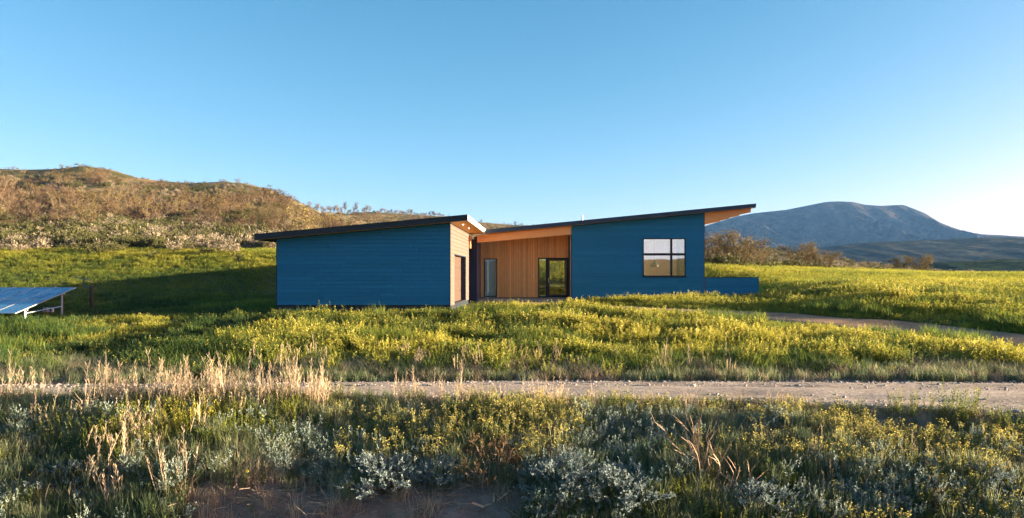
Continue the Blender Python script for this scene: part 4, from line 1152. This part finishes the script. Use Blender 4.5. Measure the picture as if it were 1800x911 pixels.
fw = [weed_mesh("verge_weed", [M_WEED, M_FLOWER], 8, .5, .2, .075, .026, .06, 18) for _ in range(4)]
X, Y = fg_area(9000)
pl_ = sstep(.45, .6, fbm(X / 1.9, Y / 1.9, 81, 2)) + np.exp(-(((X + 7.6) / 3.0) ** 2 + ((Y - 14.4) / 1.3) ** 2)) * 1.6 + sstep(6.5, 9, X) * sstep(13.8, 14.6, Y) * .8
soilm = sstep(-6.2, -5.2, X) * (1 - sstep(-.6, .1, X)) * (1 - sstep(12.45, 12.8, Y))
keep = (rng.random(len(X)) < .6 * pl_) & free(X, Y, .02) & in_view(X, Y) & (rng.random(len(X)) > soilm)
X, Y = X[keep], Y[keep]
tn = .42 + (fbm(X / 1.2, Y / 1.2, 91, 2) - .5) * .7 + .42 * np.exp(-(((X + 7.3) / 2.4) ** 2 + ((Y - 14.4) / 1.2) ** 2)) + .22 * sstep(6.5, 9, X) * sstep(13.6, 14.6, Y)
S_ = rng.uniform(.55, 1.15, len(X)) * (1 - .55 * sstep(1.4, .2, road_near(X) - Y) * (X > -4))
S_ = S_ * (1 + .25 * np.exp(-(((X + 7.3) / 2.6) ** 2 + ((Y - 14.4) / 1.2) ** 2)))
scatter("verge_weeds", "leafy green weeds on the near verge", fw, np.stack([X, Y, height_road(X, Y)], 1), S_, tn)

fs = [flowerstalk_mesh("flower_stalk", [M_GRASS, M_FLOWER], 5, .62, .18) for _ in range(5)]
X, Y = fg_area(8500)
pl_ = sstep(-5, -1.5, X) * sstep(12.7, 13.6, Y) * sstep(.36, .58, fbm(X / 1.4, Y / 1.4, 101, 3)) + .25 * sstep(3, 6, X)
keep = (rng.random(len(X)) < pl_ * .62) & free(X, Y, .05) & in_view(X, Y)
X, Y = X[keep], Y[keep]
scatter("yellow_flowers", "thin stalks topped with tiny yellow flowers on the near verge", fs, np.stack([X, Y, height_road(X, Y)], 1), rng.uniform(.6, 1.15, len(X)) * edge_low(X, Y), .5 + rng.normal(0, .12, len(X)))

# low grey sage sprigs threaded through the grass
lsg = [sage_mesh("sage_sprig", [M_SAGE2, M_DARKBARK], .3, .3, 8, 26, 11, .04, .011, woody=False) for _ in range(3)]
X, Y = fg_area(3400)
soilm = sstep(-6.4, -5.6, X) * (1 - sstep(-.6, .1, X)) * (1 - sstep(12.5, 12.9, Y))
keep = (rng.random(len(X)) < .8 * sstep(.46, .6, fbm(X / 1.5, Y / 1.1, 171, 3)) * (.25 + .75 * sstep(15.6, 14.6, Y + .1 * np.maximum(X, 0)))) & free(X, Y, .1) & in_view(X, Y) & (rng.random(len(X)) > soilm)
X, Y = X[keep], Y[keep]
scatter("low_sage", "low grey green sage sprigs threaded through the near verge", lsg, np.stack([X, Y, height_road(X, Y)], 1), rng.uniform(.6, 1.4, len(X)) * edge_low(X, Y), .45 + (fbm(X, Y, 173, 2) - .5) * .6)
hay = [grass_mesh("dry_wisp", M_DRY, 16, .5, .2, .007, .6) for _ in range(3)]
X, Y = fg_area(4200)
soilm = sstep(-6.4, -5.6, X) * (1 - sstep(-.6, .1, X)) * (1 - sstep(12.5, 12.9, Y))
keep = (rng.random(len(X)) < .75 * sstep(.42, .6, fbm(X / 1.8, Y / 1.4, 181, 3))) & free(X, Y, .05) & in_view(X, Y) & (rng.random(len(X)) > soilm)
X, Y = X[keep], Y[keep]
scatter("dry_wisps", "thin straw coloured grass wisps among the green verge", hay, np.stack([X, Y, height_road(X, Y)], 1), rng.uniform(.6, 1.1, len(X)) * edge_low(X, Y), .45 + rng.normal(0, .12, len(X)))

# grey dead grass lying in the verge, and grass along the far road edge
dg = [grass_mesh("dead_grass", M_DRY, 24, .4, .16, .008, 1.3) for _ in range(3)]
X, Y = fg_area(2600)
keep = (rng.random(len(X)) < .7 * sstep(.5, .62, fbm(X / 1.1, Y / 1.1, 111, 3))) & ~((X > -6.2) & (X < .1) & (Y < 12.8)) & free(X, Y, .05) & in_view(X, Y)
X2, Y2 = rand_area(1900, -20, 20, 18.9, 21.0)
k2 = free(X2, Y2, -.05) & in_view(X2, Y2) & (rng.random(len(X2)) < sstep(21.6, 19.6, Y2) * (.15 + .85 * sstep(.4, .6, fbm(X2 / 1.2, Y2, 17, 2))))
X3, Y3 = rand_area(500, -6.4, .4, 11.9, 12.9)
k3 = rng.random(len(X3)) < .04 + .4 * sstep(.56, .66, fbm(X3 / .5, Y3, 19, 2))
X, Y = np.concatenate([X[keep], X2[k2], X3[k3]]), np.concatenate([Y[keep], Y2[k2], Y3[k3]])
scatter("dead_grass", "matted pale dead grass along the road edges and the cut bank", dg, np.stack([X, Y, height_road(X, Y)], 1), rng.uniform(.5, 1.1, len(X)), .38 + rng.normal(0, .15, len(X)))
X, Y = rand_area(7000, -21, 22, 18.4, 22.3)
keep = free(X, Y, -.05) & in_view(X, Y) & (rng.random(len(X)) < sstep(22.3, 20.2, Y) * (.2 + .8 * sstep(.35, .6, fbm(X / 1.5, Y, 23, 2))))
X, Y = X[keep], Y[keep]
scatter("roadside_grass", "short green grass fringing the far edge of the road", gmesh, np.stack([X, Y, height_road(X, Y)], 1), rng.uniform(.5, 1.0, len(X)), .4 + rng.normal(0, .14, len(X)))

# loose stones along the road
def stone_mesh():
    bm = bmesh.new(); bmesh.ops.create_icosphere(bm, subdivisions=1, radius=1)
    for v in bm.verts: v.co *= rd.uniform(.7, 1.2); v.co.z *= .6
    me = bpy.data.meshes.new("stone"); bm.to_mesh(me); bm.free(); me.materials.append(M_STONE); return me
M_STONE = surf("road_stone", (0.22, 0.18, 0.16), (0.42, 0.36, 0.32), 5, (1, 1, 1), .9, .2)
X = rng.uniform(-19, 19, 7000); side = rng.random(len(X)) < .6
Y = np.where(side, road_near(X) + np.abs(rng.normal(0, .3, len(X))), road_far(X) - np.abs(rng.normal(0, .25, len(X))))
mid = rng.random(len(X)) < .35
Y = np.where(mid, rng.uniform(road_near(X), road_far(X)), Y)
scatter("loose_gravel", "small loose stones scattered on the gravel road", [stone_mesh() for _ in range(4)], np.stack([X, Y, np.full(len(X), -1.335)], 1), rng.gamma(2, .008, len(X)) + .008, np.full(len(X), .5))

M_CLOD = surf("soil_clod", (0.15, 0.10, 0.08), (0.27, 0.19, 0.155), 5, (1, 1, 1), .95, .3)
sm_ = M_STONE; M_STONE = M_CLOD
clods = [stone_mesh() for _ in range(4)]; M_STONE = sm_
X, Y = rand_area(1500, -6.6, .3, 11.3, 12.9)
scatter("soil_clods", "crumbled clods and pebbles on the bare soil bank", clods, np.stack([X, Y, height_road(X, Y) - .004], 1), rng.gamma(1.6, .011, len(X)) + .006, np.full(len(X), .5))
tw_ = []
for _ in range(3):
    g = Leafs()
    for _k in range(7):
        a = Vector((rd.gauss(0, .12), rd.gauss(0, .12), rd.uniform(.0, .05))); d = Vector((rd.gauss(0, 1), rd.gauss(0, 1), rd.uniform(-.1, .25))).normalized()
        g.twig(a, a + d * rd.uniform(.12, .3), .005, .0025, rd.random(), 0)
    tw_.append(g.mesh("litter_twigs", [M_DRY]))
X, Y = rand_area(260, -7.5, 4, 11.4, 13.4)
scatter("dead_litter", "broken dry stems and twigs littering the bank", tw_, np.stack([X, Y, height_road(X, Y) + .01], 1), rng.uniform(.6, 1.3, len(X)), .35 + rng.normal(0, .15, len(X)))

# ------------------------------------------------------------------ individual plants
def place(me, name, x, y, s, label, cat, group, sz=None, tilt=0.06, sink=0.0):
    o = bpy.data.objects.new(name, me); COL.objects.link(o)
    o.location = (x, y, float(height_road(x, y)) - sink)
    o.rotation_euler = (rd.gauss(0, tilt), rd.gauss(0, tilt), rd.uniform(0, 2 * PI))
    o.scale = (s, s, sz if sz else s)
    return tag(o, label, cat, group)

def nonin(m):  # same foliage for plants that are objects: no instancer tint, so a constant one
    c_ = m.copy(); nt_ = c_.node_tree
    for nd in list(nt_.nodes):
        if nd.type == 'ATTRIBUTE' and nd.attribute_type == 'INSTANCER':
            for l in list(nd.outputs["Fac"].links):
                s_ = l.to_socket; nt_.links.remove(l); s_.default_value = .5
            nt_.nodes.remove(nd)
    return c_
O = {k: nonin(m) for k, m in dict(sage=M_SAGE, twig=M_TWIG, dtwig=M_DTWIG, dry=M_DRY, bud=M_BUD, budy=M_BUDY, hs=M_HSAGE, hg=M_HGREEN, bleach=M_BLEACH, weed=M_WEED, flower=M_FLOWER, grass=M_GRASS, dark=M_DARKBARK, gold=M_GOLD).items()}

# sage bushes of the near verge (pixel of the bush's foot, half width in m, label)
fsage = [sage_mesh("sage_bush", [O['sage'], O['dark']], .62, .52, 34, 420, 15, .036, .011) for _ in range(3)]
SAGE = [(690, 862, .95, "dark blue green sage bush at the lip of the bare soil bank"),
        (775, 850, .62, "grey green sage bush beside dead grass at the top of the soil bank"),
        (985, 868, .9, "large silver sage bush spreading at the bottom edge of the verge"),
        (1100, 880, .9, "large silver sage bush next to the bleached twiggy shrub"),
        (1335, 900, .75, "rounded blue grey sage bush at the lower right of the verge"),
        (1470, 890, .5, "small pale sage bush among yellow flower stalks"),
        (1560, 885, .42, "small silver sage tuft beside brown seed stalks"),
        (1620, 830, .6, "low grey sage bush in trampled grass on the right verge"),
        (1730, 860, .6, "pale grey sage bush near the right frame edge"),
        (910, 800, .5, "pale sage bush behind the rusty brown shrub"),
        (1085, 770, .5, "thin silver sage bush among flower stalks below the road"),
        (1340, 770, .6, "grey sage bush in the middle of the right verge"),
        (120, 850, .6, "dark teal sage bush at the lower left corner"),
        (760, 770, .5, "faint grey sage bush among yellow flowers in the middle verge"),
        (30, 890, .55, "dark sage bush on the bottom left edge")]
for i, (px, py, s, lab) in enumerate(SAGE):
    x, y = ground_at(px, py); place(fsage[i % 3], "sage_bush", x, y, s / .62 * 1.0, lab, "bush", None, sz=s / .62 * .72)

# bleached twiggy shrub and rusty shrub
def skeleton_mesh(name, mats, n, h, leaves):
    g = Leafs()
    for _ in range(n):
        th = rd.uniform(0, 2 * PI); p_ = Vector((rd.gauss(0, .08), rd.gauss(0, .08), 0)); d = Vector((math.cos(th) * .6, math.sin(th) * .6, 1)).normalized(); r = .014
        for j in range(5):
            q = p_ + d * h * rd.uniform(.14, .25); g.twig(p_, q, r, r * .75, rd.random(), 1)
            if rd.random() < .8:
                d2 = (d + Vector((rd.gauss(0, .5), rd.gauss(0, .5), .1))).normalized(); e = q + d2 * h * rd.uniform(.1, .25); g.twig(q, e, r * .6, r * .25, rd.random(), 1)
                for _k in range(leaves): g.leaf(e + Vector((rd.gauss(0, .02), rd.gauss(0, .02), rd.gauss(0, .02))), rdir(.2), (0, 0, 1), .04, .014, rd.random(), 0)
            p_ = q; r *= .75; d = (d + Vector((rd.gauss(0, .28), rd.gauss(0, .28), rd.uniform(-.1, .25)))).normalized()
    return g.mesh(name, mats)
x, y = ground_at(1235, 845); place(skeleton_mesh("dead_shrub", [O['hg'], O['bleach']], 16, .85, 2), "dead_shrub", x, y, 1.45, "bleached leafless shrub with curling pale branches on the verge", "shrub", None)
x, y = ground_at(1300, 880); place(skeleton_mesh("dead_shrub", [O['hg'], O['bleach']], 9, .6, 2), "dead_shrub", x, y, 1.2, "smaller bleached shrub with crooked twigs beside the larger one", "shrub", None)
rs_ = sage_mesh("rusty_shrub", [O['bud'], O['dtwig']], .55, .55, 24, 130, 10, .05, .012)
x, y = ground_at(870, 850); place(rs_, "rusty_shrub", x, y, 1.25, "rounded shrub with rusty orange tips above the soil bank", "shrub", None)
x, y = ground_at(1640, 905); place(rs_, "rusty_shrub", x, y, .7, "small rusty brown shrub at the bottom right of the verge", "shrub", None)
gw = Leafs()
for a, b_ in (((0, 0, .02), (.25, .05, .05)), ((.25, .05, .05), (.42, -.02, .2)), ((.2, .04, .05), (.3, .2, .16)), ((0, 0, .02), (-.2, .03, .1))): gw.twig(a, b_, .022, .014, .5, 0)
x, y = ground_at(850, 897); place(gw.mesh("dead_branch", [O['bleach']]), "dead_branch", x, y, 1.1, "bleached forked branch lying on the bare soil bank", "branch", None)

# tall dry seed stalks
dryk = [drystalk_mesh("dry_grass_tuft", O['dry'], n_, h_, sp_, .13) for n_, h_, sp_ in ((4, .9, .16), (6, .75, .3), (3, 1.05, .12), (8, .62, .38), (5, .72, .24))]
def drys(n, pxr, pyr, label, s0=.7, s1=1.15):
    for _ in range(n):
        px, py = rd.uniform(*pxr), rd.uniform(*pyr)
        x, y = ground_at(px, py)
        if not bool(free(np.array([x]), np.array([y]), .02)[0]): continue
        place(rd.choice(dryk), "dry_grass_tuft", x, y, rd.uniform(s0, s1), label, "dry grass", "tall dry seed stalks")
drys(60, (160, 330), (712, 745), "pale dry seed stalks at the near road edge below the antenna post")
drys(55, (320, 450), (708, 740), "pale dry seed stalks crowding the near road edge left of the garage")
drys(50, (450, 575), (706, 735), "tall pale dry seed stalks at the near road edge below the garage corner")
drys(22, (60, 400), (730, 810), "pale dry seed stalks in the dark weeds at the left")
drys(7, (5, 90), (704, 720), "pale dry seed stalks by the road at the far left edge")
drys(12, (150, 340), (790, 900), "tall dry seed stalks rising from the lower left verge", .8, 1.2)
drys(24, (690, 860), (712, 730), "pale dry stalks on the near road edge below the garage door", .5, .95)
drys(26, (860, 1060), (712, 735), "pale dry stalks on the near road edge below the entrance", .5, .95)
drys(14, (1060, 1250), (725, 745), "short dry stalks at the near road edge right of centre", .4, .7)
drys(34, (430, 900), (640, 664), "dry tan stalks on the far side of the road left of centre", .5, .95)
drys(30, (900, 1300), (642, 664), "dry tan stalks on the far side of the road right of centre", .5, .85)
drys(14, (1420, 1640), (820, 905), "short brown seed stalks on the lower right verge", .45, .75)

# low green clumps at the road's near edge
gclump = [weed_mesh("green_clump", [O['weed'], O['flower']], 26, .5, .3, .075, .022, .05, 20) for _ in range(3)]
for px, py, s, lab in ((590, 712, 1.0, "dark green weed clump at the road edge left of centre"), (640, 716, .9, "second dark green weed clump from the dry stalks at the road edge"),
                       (730, 714, .8, "small dark green weed clump beside the road"), (860, 722, 1.2, "wide dark green weed clump under dry stalks at mid road"),
                       (1060, 724, 1.0, "green weed clump growing against the gravel right of centre"), (1090, 722, 1.0, "rounded green weed clump touching the gravel"),
                       (1180, 728, .9, "spiky green clump by the road below the living wing"), (1250, 732, .9, "dark green weed clump on the right verge by the gravel"),
                       (1500, 748, 1.1, "leafy green clump at the near gravel edge on the right"), (1600, 750, 1.2, "yellow green clump leaning over the gravel on the right"),
                       (1680, 752, 1.5, "large bright yellow green clump covering the gravel edge"), (1780, 770, 1.2, "green clump at the right frame edge by the road")):
    x, y = ground_at(px, py); place(rd.choice(gclump), "green_clump", x, y, s, lab, "weed", None)

# ------------------------------------------------------------------ hillside shrubs and trees
budb = [twigbush_mesh("budding_shrub", [O['bud'], O['twig']], 1.5, 2.2, 11, 380, 1500, .10, .05, tw=.018) for _ in range(3)] + [twigbush_mesh("budding_shrub", [O['budy'], O['twig']], 1.5, 2.2, 11, 340, 1700, .10, .05, tw=.018) for _ in range(2)]
leafy = [twigbush_mesh("budding_shrub", [O['gold'], O['twig']], 1.5, 2.2, 12, 480, 2300, .10, .05, tw=.015) for _ in range(3)]
BIG = [(1262, 478, 2.6, 4, "yellow green budding shrub right behind the blue end wall"), (1292, 480, 3.0, 0, "tall orange brown budding shrub beyond the terrace wall"),
       (1330, 482, 1.6, 1, "lower brown budding shrub between the two orange ones"), (1412, 480, 2.4, 1, "round orange brown budding shrub on the crest right of the house"),
       (1450, 484, 1.8, 2, "smaller brown budding shrub leaning beside the round one"), (1582, 486, 1.6, 0, "brown budding shrub in front of the foothills"),
       (1620, 487, 1.9, 1, "wide brown budding shrub alone in front of the dark valley")]
for px, py, s, k, lab in BIG:
    d = {1262: 66, 1292: 64, 1330: 67, 1412: 72, 1450: 70, 1582: 78, 1620: 78}[px]
    x, y = U(px) * d, d
    place(leafy[k % 3], "budding_shrub", x, y, s * .6, lab, "shrub", None, sz=s * .43)

HB = [(40, 392, 105, 1.75, 0, "big dark orange brown shrub at the left frame edge of the hillside"), (105, 352, 140, 1.9, 2, "rounded dull brown shrub under the hill summit"),
      (152, 400, 98, 1.7, 3, "big yellow tinged budding shrub on the hillside above the antenna post"), (78, 345, 150, 1.7, 1, "pale brown shrub left of the rounded one under the summit"),
      (228, 358, 135, 1.5, 0, "orange shrub alone halfway up the hillside"), (372, 388, 105, 1.15, 1, "orange brown shrub at the top of the sage band"),
      (425, 394, 102, 1.0, 3, "yellowish budding shrub beside the orange brown one above the sage band"), (487, 394, 108, 1.6, 0, "bright orange shrub just above the tip of the garage roof"),
      (592, 398, 118, 1.7, 2, "large orange shrub rising behind the garage roof"), (545, 398, 112, 1.3, 4, "yellow olive shrub behind the garage roof left of the large orange one"),
      (10, 365, 130, 1.6, 2, "brown shrub cut by the left frame edge on the upper hillside"), (645, 392, 150, 1.3, 1, "grey brown shrub showing over the middle of the garage roof")]
for px, py, d, s, k, lab in HB:
    place(budb[k], "budding_shrub", U(px) * d, d, s, lab, "shrub", None, sz=s * .85)

lowsage = [sage_mesh("hill_sage", [O['hs'], O['twig']], .8, .75, 12, 60, 9, .16, .05) for _ in range(3)]
lowgreen = [sage_mesh("hill_scrub", [O['hg'], O['dtwig']], .8, .7, 12, 60, 9, .16, .06) for _ in range(3)]
def hill_points(n, d0, d1, p0, p1):
    px = rng.uniform(p0, p1, n); d = d0 * (d1 / d0) ** rng.random(n)
    return U(px) * d, d, px

for px, d, s, lab in ((1255, 62, 1.1, "dark green scrub bush low against the blue end wall"), (1285, 61, 1.2, "dark green scrub bush under the tall orange brown shrub"),
                      (1318, 62, 1.0, "dark green scrub bush under the lower brown shrub"), (1352, 64, .9, "dark green scrub bush between the two shrub groups right of the house"),
                      (1395, 68, 1.0, "dark green scrub bush at the left foot of the round shrub on the crest"), (1432, 69, .9, "dark green scrub bush at the right foot of the round shrub on the crest")):
    place(rd.choice(lowgreen), "scrub_bush", U(px) * d, d, s * 1.5, lab, "bush", None, sz=s)
# individual shrubs: the nearest and largest 290; the rest is one mass
nind = 0
def spot(px): return "at the far left of the hillside" if px < 160 else "on the hillside behind the antenna post" if px < 330 else "on the hillside just left of the garage roof" if px < 480 else "on the slope showing above the garage roof"
X, Y, P_ = hill_points(400, 66, 150, -10, 640)
order = np.argsort(Y)
for i in order:
    if nind >= 290: break
    px = P_[i]; yy = Y[i]
    pb = sstep(85, 150, yy) * .75
    r_ = rd.random()
    if r_ < pb * .8:
        sz_ = rd.uniform(.7, 1.6)
        place(rd.choice(budb[:3]) if rd.random() < .65 else rd.choice(budb[3:]), "budding_shrub", X[i], yy, sz_, ("large" if sz_ > 1.1 else "smaller") + " bare brown budding shrub " + spot(px), "shrub", "budding shrubs on the hillside", sz=sz_ * .8)
    elif rd.random() < .42:
        sz_ = rd.uniform(.6, 1.8)
        place(rd.choice(lowsage), "sage_bush", X[i], yy, sz_, ("broad" if sz_ > 1.5 else "small") + " pale cream sage bush " + spot(px), "bush", "pale sage bushes on the hillside", sz=sz_ * .75)
    else:
        sz_ = rd.uniform(.6, 2.0)
        place(rd.choice(lowgreen), "scrub_bush", X[i], yy, sz_, ("broad" if sz_ > 1.5 else "small") + " dark olive scrub bush " + spot(px), "bush", "olive scrub bushes on the hillside", sz=sz_ * .75)
    nind += 1

for k in range(34):
    px = rd.uniform(5, 470); d = 61 - abs(rd.gauss(0, 3.2))
    sz_ = rd.uniform(.5, 1.2)
    if rd.random() < .5:
        place(rd.choice(lowsage), "sage_bush", U(px) * d, d, sz_, "cream sage bush standing out into the upper edge of the left meadow", "bush", "sage bushes along the meadow edge", sz=sz_ * .8)
    else:
        place(rd.choice(lowgreen), "scrub_bush", U(px) * d, d, sz_, "olive scrub bush standing out into the upper edge of the left meadow", "bush", "scrub bushes along the meadow edge", sz=sz_ * .8)
hs_ = [sage_mesh("far_sage", [M_HSAGE, M_TWIG], .8, .75, 12, 60, 9, .16, .05) for _ in range(2)]
hg_ = [sage_mesh("far_scrub", [M_HGREEN, M_DTWIG], .8, .7, 12, 60, 9, .16, .06) for _ in range(2)]
hb_ = [twigbush_mesh("far_bud", [M_BUD, M_TWIG], 1.5, 1.9, 9, 130, 620, .13, .07, tw=.024) for _ in range(3)] + [twigbush_mesh("far_bud", [M_BUDY, M_TWIG], 1.5, 1.9, 9, 130, 620, .13, .07, tw=.024)]
X, Y, P_ = hill_points(11500, 61, 420, -60, 1000)
keep = (Y < np.interp(P_, SKX, SKD) * 1.03) & (Y > near_edge(P_)) & free(X, Y)
X, Y, P_ = X[keep], Y[keep], P_[keep]
pat = fbm(X / 14, Y / 14, 131, 3)
big = sstep(88, 165, Y + (fbm(X / 18, Y / 18, 135, 2) - .5) * 110) * sstep(.38, .55, pat)
kind_ = np.where(rng.random(len(X)) < big * .62, 2, np.where(rng.random(len(X)) < .8 * sstep(.38, .68, fbm(X / 6, Y / 7, 141, 3)), 0, 1))
idx = np.where(kind_ == 0, rng.integers(0, 2, len(X)), np.where(kind_ == 1, 2 + rng.integers(0, 2, len(X)), 4 + rng.integers(0, 4, len(X))))
S = np.where(kind_ == 2, rng.uniform(.3, .95, len(X)) + .8 * (rng.random(len(X)) < .14), np.where(Y < 90, rng.uniform(.35, 1.15, len(X)), rng.uniform(.6, 1.5, len(X)))) * np.where(P_ > 600, .7, 1) * (1 - .55 * sstep(.8, 1.0, Y / np.interp(P_, SKX, SKD)) * (P_ < 600))
keep = rng.random(len(X)) < np.where(P_ > 800, .5, 1) * np.where((Y > 110), np.where((pat > .46) | (Y > .78 * np.interp(P_, SKX, SKD)), .95, .4), 1)
X, Y, idx, S = X[keep], Y[keep], idx[keep], S[keep]
scatter("hillside_shrubbery", "mass of sage, olive scrub and brown budding shrubs covering the hillside", hs_ + hg_ + hb_, np.stack([X, Y, height_road(X, Y)], 1), S, .5 + (fbm(X / 10, Y / 10, 151, 3) - .5) * .8, idx=idx)

# low hill right of the house
X, Y, P_ = hill_points(1800, 62, 150, 1180, 1720)
keep = (Y < np.interp(P_, SKX, SKD) * 1.02) & (Y > near_edge(P_) - 1) & free(X, Y)
X, Y = X[keep], Y[keep]
idx = np.where(rng.random(len(X)) < .5, rng.integers(0, 2, len(X)), 2 + rng.integers(0, 2, len(X)))
scatter("crest_shrubbery", "low sage and scrub on the crest right of the house", hs_ + hg_, np.stack([X, Y, height_road(X, Y)], 1), rng.uniform(.3, .75, len(X)), .45 + rng.normal(0, .1, len(X)), idx=idx)

# bare trees along the far ridge line
def tree(me_crown, me_trunk, x, y, s, sz, label, group):
    t = empty("bare_tree", (x, y, float(height_road(x, y)) - .3), label, "tree", group)
    rz = rd.uniform(0, 2 * PI)
    for nm, me in (("trunk", me_trunk), ("crown", me_crown)):
        o = bpy.data.objects.new(nm, me); COL.objects.link(o); o.parent = t; o.scale = (s, s, sz); o.rotation_euler = (0, 0, rz)
def tree_meshes(seed):
    g = Leafs(); g.twig((0, 0, 0), (.1, 0, 2.0), .16, .11, .5, 0); g.twig((.1, 0, 2.0), (-.1, .05, 3.4), .11, .06, .5, 0)
    tips = [(.1, 0, 1.4), (.1, 0, 2.0), (0, 0, 2.7), (-.1, .05, 3.4)]
    tk = g.mesh("tree_trunk", [O['dtwig']])
    g = Leafs()
    for _ in range(34):
        p_ = Vector(rd.choice(tips)); d = Vector((rd.gauss(0, .6), rd.gauss(0, .6), rd.uniform(.3, 1))).normalized()
        q = p_ + d * rd.uniform(.8, 1.8); g.twig(p_, q, .06, .03, rd.random(), 1)
        for _k in range(4):
            e = q + Vector((rd.gauss(0, .5), rd.gauss(0, .5), rd.uniform(0, .8))); g.twig(p_ + (q - p_) * rd.uniform(.4, 1), e, .035, .018, rd.random(), 1)
            for _j in range(2): g.leaf(e, rdir(.1), (0, 0, 1), .3, .14, rd.random(), 0)
    return g.mesh("tree_crown", [O['bud'], O['dtwig']]), tk
TM = [tree_meshes(k) for k in range(4)]
for k in range(44):
    px = 560 + 225 * (k + rd.uniform(-.4, .4)) / 44
    d = float(np.interp(px, SKX, SKD)) * rd.uniform(.985, 1.0)
    c_, t_ = rd.choice(TM)
    s = rd.uniform(.4, .75)
    tree(c_, t_, U(px) * d, d, s, s * rd.uniform(.7, 1.1) * (1.35 if 575 < px < 660 and rd.random() < .4 else .85), "small bare tree on the far ridge line above the garage roof", "bare trees along the ridge line")

# ------------------------------------------------------------------ haze
mh = bpy.data.materials.new("haze_air"); mh.use_nodes = True
hn = mh.node_tree; hn.nodes.remove(hn.nodes["Principled BSDF"])
pv = hn.nodes.new("ShaderNodeVolumePrincipled")
pv.inputs["Color"].default_value = (0.20, 0.47, 1.0, 1); pv.inputs["Density"].default_value = HAZE
hn.links.new(pv.outputs[0], hn.nodes["Material Output"].inputs["Volume"])
hz = MB().box(-13000, 13000, -13000, 13000, -70, 480).build("haze", mh)
tag(hz, "thin bluish air that pales the far mountain", kind="stuff")
